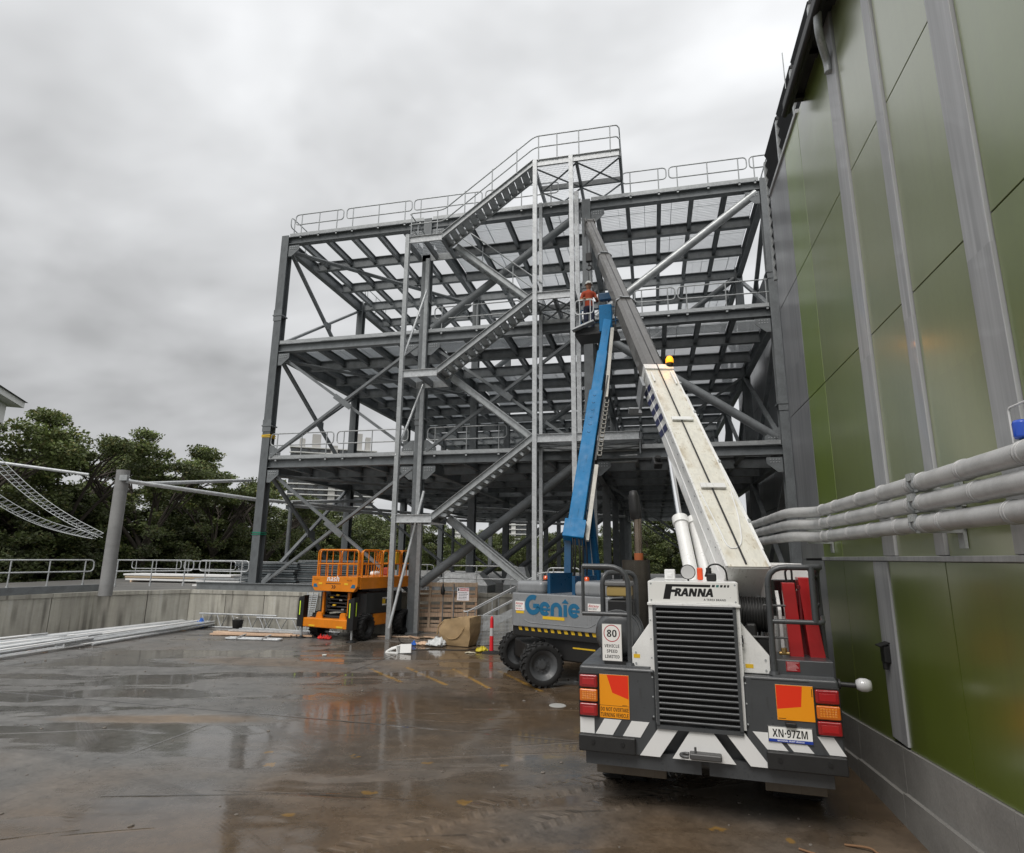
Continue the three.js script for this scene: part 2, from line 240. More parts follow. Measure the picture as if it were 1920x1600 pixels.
  const o = new THREE.Mesh(g, m); o.name = 'concrete_yard'; o.userData.kind = 'structure'; o.receiveShadow = true; scene.add(o);
}
const WALL_Y = 1.35;
{ // grit and small stones washed over the yard
  const r = rng(404), l = []; for (let i = 0; i < 420; i++) { const x = -17 + r() * 19, z = -20 + r() * 15.5, s = 0.006 + 0.02 * r() * r(); l.push(new THREE.IcosahedronGeometry(s, 0).scale(1 + r(), 0.5 + 0.4 * r(), 1 + 0.6 * r()).rotateY(r() * 6).translate(x, s * 0.3, z)); }
  const o = mesh('grit', l, std([0.16, 0.14, 0.12], 0.9), scene); o.userData = { kind: 'stuff', label: 'grit and small stones scattered over the wet yard', category: 'grit' };
}
const mTerrain = std([0.05, 0.06, 0.03], 0.95, { map: rep(tMottle, 14) });
struct('terrain', uvm(new THREE.PlaneGeometry(1600, 1600).rotateX(-Math.PI / 2).translate(0, -0.06, -300)), mTerrain);
const mSlab = std([0.16, 0.155, 0.145], 0.6, { map: rep(tMottle, 5), roughnessMap: rep(tRough, 3) });
struct('raised_slab', [bx(-31, -9.35, -0.05, WALL_Y - 0.12, -62, -21.25), bx(-9.35, 5, -0.05, WALL_Y - 0.12, -62, -23.1), bx(-31, -22.1, -0.05, WALL_Y - 0.12, -21.25, -4), bx(-22.1, -20.6, -0.05, WALL_Y - 0.12, -21.25, -15), bx(-20.6, -19.0, -0.05, WALL_Y - 0.12, -21.25, -19.6)], mSlab);

// retaining wall of cast concrete panels with a steel edge beam on top
{
  const t = thing('retaining_wall', 'long weathered concrete retaining wall with dark rain streaks behind the yard', 'wall');
  const mats = [0, 1, 2].map((k) => std([[0.43, 0.42, 0.38], [0.47, 0.46, 0.42], [0.39, 0.38, 0.345]][k], 0.85, { map: (() => { const c = rep(tConc, 2.8 + k * 0.6, 2.6); c.offset.set(k * 0.37, k * 0.21); return c; })(), bumpMap: rep(tFine, 0.9), bumpScale: 0.005 }));
  const pts = [[-21.9, -4], [-20.3, -15.5], [-19.5, -18.6], [-17.6, -20.9], [-9.3, -20.9]];
  const run = (a, b, n, k0) => { for (let i = 0; i < n; i++) { const p = V(mix(a[0], b[0], i / n), 0, mix(a[1], b[1], i / n)), q = V(mix(a[0], b[0], (i + 1) / n), 0, mix(a[1], b[1], (i + 1) / n)); const L = p.distanceTo(q); P(t, 'wall_panel', bx(-0.14, 0.14, -0.05, WALL_Y - 0.13, 0.012, L - 0.012), mats[(i * 2 + k0) % 3], basis(p, q)); P(t, 'coping', bx(-0.17, 0.17, WALL_Y - 0.13, WALL_Y, 0.004, L - 0.004), mats[(i + k0 + 1) % 3], basis(p, q)); } };
  run(pts[0], pts[1], 5, 0); run(pts[1], pts[2], 2, 1); run(pts[2], pts[3], 2, 2); run(pts[3], pts[4], 5, 0); run([-9.3, -21.05], [-9.3, -22.75], 1, 1); run([-9.3, -22.9], [3.2, -22.9], 6, 2);
}

// ---------- green clad building on the right ----------
const WX = 2.53;
{
  const t = thing('clad_building', 'tall building clad in glossy olive green panels with grey vertical strips', 'building');
  const gloss = (c, o = {}) => phy(c, 0.34, { ior: 2.3, clearcoat: 1, clearcoatRoughness: 0.2, map: rep(tPanel, 2.7, 4.3), bumpMap: rep(tWarp, 2.9), bumpScale: 0.012, ...o });
  const greens = [gloss([0.18, 0.26, 0.012]), gloss([0.215, 0.25, 0.095]), gloss([0.24, 0.27, 0.12]), gloss([0.14, 0.185, 0.02]), gloss([0.18, 0.225, 0.045])];
  const greyP = phy([0.28, 0.285, 0.295], 0.35, { clearcoat: 0.6, clearcoatRoughness: 0.15, map: rep(tStreak, 2.2, 6) });
  const strip = phy([0.46, 0.465, 0.475], 0.42, { clearcoat: 0.2, map: rep(tStreak, 1.3, 5) });
  const rows = [[0, 2.72], [2.72, 5.22], [5.22, 7.33], [7.33, 9.7]];
  const plinthTop = (z) => 0.92 + (z + 5.5) * 0.069;
  const colsU = [[-11.5, -10.15, 'g'], [-10.15, -9.2, 0], [-9.2, -7.6, 4], [-7.25, -6.3, 2], [-6.1, -5.05, 1], [-4.7, -3.1, 3], [-2.8, -1.2, 2], [-0.9, 0.7, 1], [1.0, 2.6, 2], [2.9, 4.5, 1]];
  const colsL = [[-11.5, -10.15, 'g'], [-10.15, -9.2, 3], [-9.2, -8.0, 3], [-7.56, -6.2, 3], [-6.2, -4.75, 3], [-4.4, -2.6, 3], [-2.6, -0.9, 3], [-0.9, 0.9, 3], [0.9, 2.7, 3], [2.7, 4.5, 3]];
  P(t, 'wall_core', [bx(WX + 0.045, WX + 0.5, 0, 9.68, -11.48, 4.5), bx(WX + 0.5, 12, 0, 9.66, -11.3, 4.5), bx(3.42, 12, 0, 9.66, -15.4, -11.3), bx(5.05, 12, 0, 14.3, -34, -15.4)], std(0.03, 0.8));
  const J = 0.007;
  rows.forEach(([y0, y1], ri) => {
    for (const [z0, z1, k] of ri ? colsU : colsL) {
      const m = k === 'g' ? greyP : greens[k];
      if (ri) P(t, 'cladding_panel', rbx(WX, WX + 0.06, y0 + J, y1 - J, z0 + J, z1 - J, 0.004, 1), m);
      else { const g = poly([[z0 + J, plinthTop(z0) + J], [z1 - J, plinthTop(z1) + J], [z1 - J, y1 - 0.03], [z0 + J, y1 - 0.03]], 0.06).applyMatrix4(new THREE.Matrix4().makeBasis(V(0, 0, 1), V(0, 1, 0), V(-1, 0, 0)).setPosition(WX + 0.06, 0, 0)); P(t, 'cladding_panel', g, m); }
    }
  });
  for (const [z0, z1] of [[-7.6, -7.25], [-6.3, -6.1], [-5.05, -4.7], [-3.1, -2.8], [-1.2, -0.9], [0.7, 1.0], [2.6, 2.9]]) P(t, 'cover_strip', rbx(WX - 0.03, WX + 0.06, 2.75, 9.7, z0 + 0.004, z1 - 0.004, 0.008, 1), strip);
  for (const [z0, z1] of [[-8.0, -7.56], [-4.75, -4.4]]) P(t, 'cover_strip', rbx(WX - 0.02, WX + 0.06, plinthTop(z1) + 0.02, 2.69, z0 + 0.004, z1 - 0.004, 0.008, 1), strip);
  P(t, 'drip_flashing', rbx(WX - 0.035, WX + 0.05, 2.695, 2.745, -10.15, 4.5, 0.008, 1), strip);
  const zs = [-11.5, -9.2, -7.7, -5.6, -3.4, -1.2, 1.0, 3.2, 4.5];
  for (let i = 0; i + 1 < zs.length; i++) {
    const z0 = zs[i], z1 = zs[i + 1], mk = (top0, top1, x) => poly([[z0 + 0.005, 0], [z1 - 0.005, 0], [z1 - 0.005, top1], [z0 + 0.005, top0]], 0.14).applyMatrix4(new THREE.Matrix4().makeBasis(V(0, 0, 1), V(0, 1, 0), V(-1, 0, 0)).setPosition(x + 0.14, 0, 0));
    P(t, 'plinth_block', mk(plinthTop(z0), plinthTop(z1), WX - 0.03), MAT.concretePale); P(t, 'plinth_footing', mk(plinthTop(z0) - 0.44, plinthTop(z1) - 0.46, WX - 0.075), MAT.concretePale);
  }
  // parapet capping, eaves gutter with brackets, downpipe
  P(t, 'parapet_capping', rbx(WX - 0.03, WX + 0.25, 9.7, 9.78, -11.5, -9.15, 0.01, 1), strip);
  P(t, 'soffit', bx(2.38, WX + 0.06, 9.70, 9.74, -8.9, 4.5), MAT.black);
  P(t, 'gutter', [rbx(2.27, 2.38, 9.54, 9.76, -8.95, 4.5, 0.02, 2), cyl(0.045, 0.045, 13.4, 2.285, 9.54, -2.25, 12, Math.PI / 2)], MAT.black);
  for (let z = -8.8; z < 4.5; z += 0.85) P(t, 'gutter_bracket', bx(2.36, WX, 9.62, 9.69, z, z + 0.09), MAT.black);
  P(t, 'downpipe_elbow', path([[2.32, 9.54, -7.1], [2.32, 9.3, -7.15], [WX - 0.06, 9.05, -7.4], [WX - 0.06, 8.9, -7.4]], 0.05, 10, 0.15), MAT.galv);
  // plant screen on the roof
  const lou = std([0.035, 0.037, 0.04], 0.6, { map: rep(tMottle, 2) });
  for (let i = 0; i < 12; i++) {
    const z0 = -15.4 + i * 1.6;
    P(t, 'screen_panel', [bx(3.40, 3.44, 9.7, 13.45, z0 + 0.02, z0 + 1.58), ...Array.from({ length: 12 }, (_, k) => box(0.05, 0.2, 1.5, 3.39, 9.95 + k * 0.295, z0 + 0.8, 0, 0, 0.5))], lou);
    P(t, 'screen_post', bx(3.30, 3.38, 9.7, 13.1, z0 - 0.05, z0 + 0.05), MAT.galv);
  }
  P(t, 'lightning_rod', tube([3.3, 13.0, -12.6], [3.3, 13.95, -12.6], 0.012, 6), MAT.galv);
  // grey cladding of the far wing, seen through the steel frame
  const far = phy([0.16, 0.165, 0.175], 0.35, { clearcoat: 0.4, clearcoatRoughness: 0.2, map: rep(tStreak, 3, 8) });
  for (let i = 0; i < 7; i++) for (let k = 0; k < 3; k++) P(t, "wing_panel", rbx(4.98, 5.05, 0.02 + k * 4.76, 4.75 + k * 4.76, -18.2 - i * 2.7, -15.52 - i * 2.7, 0.01, 1), far);
  for (let k = 0; k < 3; k++) P(t, 'wing_panel', rbx(3.36, 3.42, 0.02 + k * 3.22, 3.2 + k * 3.22, -15.38, -11.55, 0.01, 1), far);
  // small fittings on the wall
  const v = thing('wall_vent', 'small black hooded vent box fixed on the green wall behind the crane', 'vent', [WX, 1.68, -7.82]); v.scale.setScalar(0.62);
  P(v, 'housing', rbx(-0.14, -0.002, -0.14, 0.16, -0.1, 0.1, 0.03, 3), MAT.black); P(v, 'hood', box(0.2, 0.02, 0.24, -0.11, 0.18, 0, 0, 0, 0.35), MAT.black); P(v, 'spout', cyl(0.045, 0.05, 0.12, -0.1, -0.19, 0, 16), MAT.black);
}
// three lagged pipes along the wall
{
  const lag = std([0.64, 0.64, 0.635], 0.45, { metalness: 0.1, map: rep(tMottle, 0.8), roughnessMap: rep(tRough, 0.6) });
  const names = ['topmost of the three grey lagged pipes along the green wall', 'middle of the three grey lagged pipes along the green wall', 'lowest of the three grey lagged pipes along the green wall'];
  [3.345, 3.175, 3.005].forEach((y, k) => {
    const t = thing('insulated_pipe', names[k], 'pipe', [0, 0, 0], 0, 'lagged pipes on the green wall'), r = 0.072, x = 2.22, gapz = -5.72 - k * 0.03, r2 = rng(40 + k);
    const joints = [4.4]; let z = 4.4; while (z > -8.6) { z -= 0.62 + r2() * 0.35; if (Math.abs(z - gapz) < 0.3) z = gapz - 0.16; joints.push(Math.max(z, -8.75)); }
    for (let i = 0; i + 1 < joints.length; i++) {
      let a = joints[i], b = joints[i + 1]; const segs = a > gapz && b < gapz ? [[a, gapz + 0.075], [gapz - 0.075, b]] : [[a, b]];
      for (const [s, e] of segs) if (s - e > 0.03) { P(t, 'lagging', uvm(new THREE.CylinderGeometry(r, r, s - e - 0.006, 28, 1)).applyMatrix4(M4(x, y, (s + e) / 2, Math.PI / 2)), lag); P(t, 'band', uvm(new THREE.TorusGeometry(r + 0.001, 0.007, 6, 28)).applyMatrix4(M4(x, y, e + 0.02)), lag); P(t, 'band', uvm(new THREE.TorusGeometry(r + 0.001, 0.007, 6, 28)).applyMatrix4(M4(x, y, e + 0.055)), lag); }
    }
    P(t, 'bare_pipe', uvm(new THREE.CylinderGeometry(0.056, 0.056, 0.2, 20)).applyMatrix4(M4(x, y, gapz, Math.PI / 2)), std(0.85, 0.22, { metalness: 0.6 }));
    P(t, 'bend', spline([[x, y, -8.72], [x, y, -8.95], [x - 0.04, y + 0.005, -9.15], [x - 0.20, y + 0.02, -9.45], [x - 0.27, y + 0.02, -9.8], [x - 0.27, y + 0.02, -10.1]], r, 24, 24), lag);
    for (let i = 0; i < 10; i++) P(t, 'lagging', uvm(new THREE.CylinderGeometry(r - (i % 2) * 0.004, r - (i % 2) * 0.004, 0.6, 24, 1)).applyMatrix4(M4(x - 0.27, y + 0.02, -10.4 - i * 0.6, Math.PI / 2)), lag);
    P(t, 'clamp', [uvm(new THREE.TorusGeometry(0.064, 0.012, 8, 24)).applyMatrix4(M4(x, y, gapz + 0.05)), uvm(new THREE.TorusGeometry(0.064, 0.012, 8, 24)).applyMatrix4(M4(x, y, gapz - 0.05)), box(0.03, 0.06, 0.12, x - 0.06, y + 0.05, gapz)], MAT.galv).userData.kind = 'stuff';
    for (const bz of [gapz, -1.5, -9.6]) P(t, 'bracket', [bx(x - 0.03, WX, y - 0.075, y - 0.05, bz - 0.04, bz + 0.04), bx(WX - 0.03, WX - 0.005, y - 0.2, y + 0.1, bz - 0.05, bz + 0.05)], MAT.galv);
  });
  const c = thing('blue_canister', 'blue plastic canister in a white tube frame above the wall pipes', 'canister', [2.3, 3.42, -4.33]); c.scale.setScalar(0.62);
  P(c, 'canister', lathe([[0, 0.06], [0.07, 0.06], [0.08, 0.09], [0.08, 0.22], [0.065, 0.25], [0, 0.26]], 20), phy([0.01, 0.08, 0.55], 0.25, { clearcoat: 0.6 }));
  P(c, 'cap', cyl(0.04, 0.04, 0.06, 0, 0.03, 0, 14), MAT.blueDark); P(c, 'frame', path([[0, 0, -0.18], [0, 0.42, -0.18], [0, 0.42, 0.25], [0, 0, 0.25]], 0.012, 8, 0.05), MAT.whitePlain);
}

// ---------- steel frame of the new building ----------
function guardrail(parent, p, q, h = 1.0, name = 'guardrail', mat = MAT.galv) {   // a rounded loop on posts
  p = A3(p); q = A3(q); const d = q.clone().sub(p).normalize(), L = p.distanceTo(q), at = (s, y) => p.clone().addScaledVector(d, s).add(V(0, y, 0));
  const loop = P(parent, name, path([at(0, h), at(L, h), at(L, h * 0.52), at(0, h * 0.52)], 0.024, 8, 0.16, true), mat);
  const n = Math.max(2, Math.round(L / 1.5) + 1), in0 = Math.min(0.3, L * 0.18);
  for (let i = 0; i < n; i++) { const s = in0 + (L - 2 * in0) * i / (n - 1); P(loop, 'post', [tube(at(s, -0.02), at(s, h), 0.022, 8), box(0.07, 0.14, 0.05, at(s, -0.05).x, at(s, -0.05).y, at(s, -0.05).z)], mat); }
  return loop;
}
const FX = [-15.15, -8.53, -2.02, 4.5], FZ0 = -21.3, BAY = 7.1, LV = [6.5, 11.4, 16.35];
{
  const t = thing('steel_structure', 'three storey galvanised steel building frame with open grating floors', 'steel frame');
  const ZB = [5, 4, 2];      // bays deep, level by level
  const colI = prof.ibeam(0.36, 0.34, 0.026, 0.018), cross = prof.ibeam(0.44, 0.20, 0.022, 0.014), joist = prof.ibeam(0.30, 0.15, 0.016, 0.012);
  const rr = rng(5), rt = rng(15), pickS = () => MAT.steelSet[Math.floor(rt() * 3)];
  for (let r = 0; r <= 5; r++) FX.forEach((x, c) => {
    const z = FZ0 - r * BAY, top = r <= 2 ? LV[2] + 0.02 : r <= 4 ? LV[1] : LV[0], y0 = c === 0 || r > 0 ? WALL_Y - 0.1 : 0;
    const col = P(t, 'column', between(colI, [x, y0, z], [x, top, z]), pickS());
    if (r === 0) { for (const y of [LV[0] + 1.1, LV[1] + 1.0]) if (y < top) P(col, 'splice_plate', [bx(x - 0.19, x + 0.19, y, y + 0.5, z + 0.181, z + 0.20), bx(x - 0.22, x + 0.22, y + 0.22, y + 0.27, z - 0.21, z + 0.22)], MAT.steel); P(col, 'base_plate', bx(x - 0.32, x + 0.32, y0, y0 + 0.04, z - 0.32, z + 0.32), MAT.steel); }
  });
  // grating panel built as real bearing bars and cross rods
  function grating(x0, x1, z0, z1, y) {
    const l = []; for (let x = x0 + 0.02; x < x1; x += 0.042) l.push(new THREE.BoxGeometry(0.013, 0.028, z1 - z0).translate(x, y, (z0 + z1) / 2));
    for (let z = z0 + 0.05; z < z1; z += 0.12) l.push(new THREE.BoxGeometry(x1 - x0, 0.012, 0.012).translate((x0 + x1) / 2, y + 0.012, z));
    for (let x = x0; x <= x1 + 0.01; x += (x1 - x0) / 6) l.push(new THREE.BoxGeometry(0.014, 0.036, z1 - z0).translate(x, y, (z0 + z1) / 2));
    for (const z of [z0, (z0 + z1) / 2, z1]) l.push(new THREE.BoxGeometry(x1 - x0, 0.036, 0.02).translate((x0 + x1) / 2, y, z));
    return l;
  }
  LV.forEach((Y, k) => {
    const yb = Y - 0.26, depth = ZB[k];
    for (let r = 0; r <= depth; r++) for (let i = 0; i < 3; i++) for (let s = 0; s < (r < depth ? 3 : 1); s++) {
      const z = FZ0 - r * BAY - s * BAY / 3;
      if (r === 0 && s === 0) {
        P(t, 'edge_beam', between(prof.ibeam(0.34, 0.26, 0.024, 0.014), [FX[i] + 0.02, Y - 0.21, z], [FX[i + 1] - 0.02, Y - 0.21, z]), pickS());
        P(t, 'toe_plate', bx(FX[i] + 0.2, FX[i + 1] - 0.2, Y - 0.035, Y + 0.10, z + 0.135, z + 0.147), MAT.galv);
      } else P(t, 'cross_beam', between(cross, [FX[i] + 0.14, yb, z], [FX[i + 1] - 0.14, yb, z]), pickS());
    }
    for (let r = 0; r < depth; r++) {
      const z0 = FZ0 - r * BAY, z1 = z0 - BAY;
      FX.forEach((x) => P(t, 'main_beam', between(prof.ibeam(0.52, 0.24, 0.026, 0.016), [x, Y - 0.31, z0 - 0.18], [x, Y - 0.31, z1 + 0.18]), pickS()));
      for (let i = 0; i < 3; i++) {
        for (let j = 0; j < (i === 1 ? 3 : 5); j++) { const x = i === 1 ? FX[i] + 1.63 * (j + 1) : FX[i] + 0.38 + 0.28 * (i ? 0 : 1) + j * 1.2; P(t, 'joist', between(joist, [x, Y - 0.20, z0 - 0.12], [x, Y - 0.20, z1 + 0.12]), pickS()); }
        for (let s = 0; s < 3; s++) {
          if (k === 2 && i === 0) continue; if (k === 2 && r > 0) { if (s < 2 && i === 2) P(t, 'grating_panel', grating(FX[i] + 2.9 + s, FX[i + 1] - 0.16, z0 - (s + 1) * BAY / 3 + 0.04, z0 - s * BAY / 3 - 0.04, Y - 0.02), MAT.grating); continue; } if (k === 2 && s === 2 && i === 2) { P(t, 'grating_panel', grating(FX[i] + 4.0, FX[i + 1] - 0.16, z0 - 3 * BAY / 3 + 0.04, z0 - 2 * BAY / 3 - 0.04, Y - 0.02), MAT.grating); continue; }
          if (k < 2 && rr() < (k === 1 ? 0.10 : 0.05) && !(r === 0 && s === 0)) continue;
          const a = z0 - s * BAY / 3 - 0.04, b = z0 - (s + 1) * BAY / 3 + 0.04;
          if (k === 2 && s === 2 && i === 1) { P(t, 'grating_panel', grating(FX[i] + 2.4, FX[i + 1] - 0.16, b, a, Y - 0.02), MAT.grating); continue; }
          P(t, 'grating_panel', grating(FX[i] + 0.16, FX[i + 1] - 0.16, b, a, Y - 0.02), MAT.grating);
        }
      }
    }
  });
  // bracing: crossed angles, round tubes, horizontal bracing
  const ang = (a, b, w = 0.14) => between(prof.rhs(w, 0.1), a, b), chs = (a, b, r = 0.155) => tube(a, b, r, 18);
  const z = FZ0 + 0.02;
  const cross2 = (x0, x1, y0, y1, zz) => { P(t, 'brace', ang([x0, y0, zz + 0.08], [x1, y1, zz + 0.08]), MAT.steel); P(t, 'brace', ang([x0, y1, zz - 0.08], [x1, y0, zz - 0.08]), MAT.steel); const cx = (x0 + x1) / 2, cy = (y0 + y1) / 2; P(t, 'splice_plate', box(0.9, 0.22, 0.03, cx, cy, zz + 0.15, 0, 0, -Math.atan2(y1 - y0, x1 - x0)), MAT.steel); };
  cross2(FX[0] + 0.25, FX[1] - 0.25, LV[0] + 0.05, LV[1] - 0.55, z); cross2(FX[0] + 0.25, FX[1] - 0.25, WALL_Y + 0.1, LV[0] - 0.55, z); cross2(FX[1] + 0.3, FX[2] - 0.3, LV[0] + 0.1, LV[1] - 0.55, z);
  P(t, 'tube_brace', chs([FX[2] - 0.2, LV[2] - 0.45, z], [FX[1] + 0.3, LV[1] + 0.15, z]), MAT.steel);
  P(t, 'tube_brace', chs([FX[3] - 0.3, LV[2] - 0.48, z], [FX[2] + 0.3, LV[1] + 0.1, z]), MAT.galv);
  P(t, 'tube_brace', chs([FX[2] + 0.3, LV[1] - 0.5, z], [FX[3] - 0.3, LV[0] + 0.2, z]), MAT.steel);
  P(t, 'tube_brace', chs([FX[2] - 0.3, LV[0] - 0.4, z], [FX[1] + 0.25, 1.7, z], 0.17), MAT.steel);
  for (let r = 1; r <= 3; r++) {
    const zz = FZ0 - r * BAY;
    P(t, 'tube_brace', chs([FX[2] - 0.3, LV[0] - 0.4, zz], [FX[1] + 0.25, 1.6, zz], 0.15), MAT.steel);
    P(t, 'brace', ang([FX[0] + 0.2, LV[0] - 0.5, zz], [FX[1] - 0.2, 1.5, zz]), MAT.steel); P(t, 'brace', ang([FX[2] + 0.2, LV[0] - 0.5, zz], [FX[3] - 0.2, 1.5, zz]), MAT.steel);
    if (r < 3) { P(t, 'tube_brace', chs([FX[2] - 0.2, LV[1] - 0.5, zz], [FX[1] + 0.3, LV[0] + 0.15, zz], 0.13), MAT.steel); P(t, 'brace', ang([FX[2] + 0.2, LV[0] + 0.1, zz], [FX[3] - 0.2, LV[1] - 0.5, zz]), MAT.steel); }
    if (r < 2) { P(t, 'tube_brace', chs([FX[2] - 0.2, LV[2] - 0.5, zz], [FX[1] + 0.3, LV[1] + 0.15, zz], 0.13), MAT.steel); P(t, 'tube_brace', chs([FX[3] - 0.2, LV[2] - 0.5, zz], [FX[2] + 0.3, LV[1] + 0.15, zz], 0.13), MAT.steel); }
  }
  const side = (x, r, y0, y1, m = MAT.steel) => { const a = FZ0 - r * BAY - 0.25, b = FZ0 - (r + 1) * BAY + 0.25; P(t, 'brace', ang([x + 0.07, y1, a], [x + 0.07, y0, b], 0.16), m); P(t, 'brace', ang([x - 0.07, y0, a], [x - 0.07, y1, b], 0.16), m); P(t, 'splice_plate', box(0.04, 0.3, 0.6, x + 0.14, (y0 + y1) / 2, (a + b) / 2), m); };
  for (const x of [FX[0], FX[3]]) { side(x, 0, LV[1] + 0.1, LV[2] - 0.6); side(x, 0, LV[0] + 0.1, LV[1] - 0.6); side(x, 0, WALL_Y, LV[0] - 0.6); if (x > 0) { side(x, 1, LV[1] + 0.1, LV[2] - 0.6); side(x, 1, LV[0] + 0.1, LV[1] - 0.6); side(x, 2, LV[0] + 0.1, LV[1] - 0.6); side(x, 2, WALL_Y, LV[0] - 0.6); } }
  P(t, 'plan_brace', tube([FX[0] + 0.2, LV[2] - 0.62, FZ0 - 0.2], [FX[1] - 0.4, LV[2] - 0.62, FZ0 - 7.0], 0.09, 12), MAT.steel);
  P(t, 'plan_brace', tube([FX[1] - 0.4, LV[2] - 0.62, FZ0 - 7.2], [FX[0] + 0.2, LV[2] - 0.62, FZ0 - 13.8], 0.09, 12), MAT.steel);
  for (let k = 0; k < 2; k++) P(t, 'plan_brace', tube([FX[0] + 0.2, LV[k] - 0.66, FZ0 - 0.2], [FX[1] - 0.4, LV[k] - 0.66, FZ0 - 7.0], 0.07, 10), MAT.steel);
  // gusset plates with bolt rows at the main nodes
  const bolt = new THREE.CylinderGeometry(0.022, 0.022, 0.02, 6).rotateX(Math.PI / 2);
  const gusset = (x, y, sx, sy) => { const g = P(t, 'gusset_plate', poly([[0, 0], [sx * 0.5, 0], [sx * 0.5, sy * 0.2], [sx * 0.15, sy * 0.5], [0, sy * 0.5]], 0.025).translate(x, y, z + 0.1), MAT.steel); const l = []; for (let i = 0; i < 4; i++) for (let j = 0; j < 2; j++) l.push(uvm(bolt.clone()).translate(x + sx * (0.1 + 0.09 * i), y + sy * (0.07 + 0.09 * j), z + 0.135)); const b = P(g, 'bolt_row', l, MAT.galv); b.userData.kind = 'stuff'; };
  for (const [xi, s] of [[0, 1], [1, -1], [1, 1], [2, -1], [2, 1], [3, -1]]) { gusset(FX[xi] + s * 0.2, LV[1] - 0.48, s, -1); gusset(FX[xi] + s * 0.2, LV[0] - 0.48, s, -1); gusset(FX[xi] + s * 0.2, LV[2] - 0.48, s, -1); gusset(FX[xi] + s * 0.2, LV[0] + 0.02, s, 1); }
  // guardrails
  const gz = FZ0 + 0.1;
  for (const [a, b] of [[-14.75, -12.45], [-12.3, -9.3], [-9.2, -6.25], [-6.1, -3.1], [-0.6, 1.05], [1.15, 3.95], [4.05, 4.85]]) guardrail(t, [a, LV[2], gz], [b, LV[2], gz]);
  for (const [a, b] of [[-8.1, -4.6], [-0.3, 1.15], [1.25, 4.55]]) guardrail(t, [a, LV[1], gz], [b, LV[1], gz]);
  for (const [a, b] of [[-14.95, -12.15], [-12.0, -9.0], [-8.2, -5.1]]) guardrail(t, [a, LV[0], gz], [b, LV[0], gz]);
  guardrail(t, [-15.05, LV[2], gz - 0.1], [-15.05, LV[2], gz - 1.6]); guardrail(t, [4.7, LV[2], gz - 0.1], [4.7, LV[2], gz - 2.4]);
  for (let i = 0; i < 3; i++) { guardrail(t, [-15.05, LV[2], -28.5 - i * 0.1], [-15.05, LV[2], -31.2]); break; }
  P(t, 'loose_plank', box(1.9, 0.05, 0.3, -12.2, LV[1] + 0.05, FZ0 - 0.2, 0, 0.1, 0.02), MAT.galvLight);
  // straps left round the corner column
  P(t, 'yellow_strap', [box(0.39, 0.05, 0.39, FX[0], 7.45, FZ0, 0, 0, 0.03), box(0.40, 0.03, 0.39, FX[0], 7.38, FZ0, 0, 0, -0.03)], MAT.yellow);
  P(t, 'green_strap', [box(0.39, 0.04, 0.39, FX[0], 3.55, FZ0, 0, 0, -0.02), box(0.39, 0.03, 0.40, FX[0], 3.48, FZ0, 0, 0, 0.04)], std([0.01, 0.2, 0.12], 0.7));
}

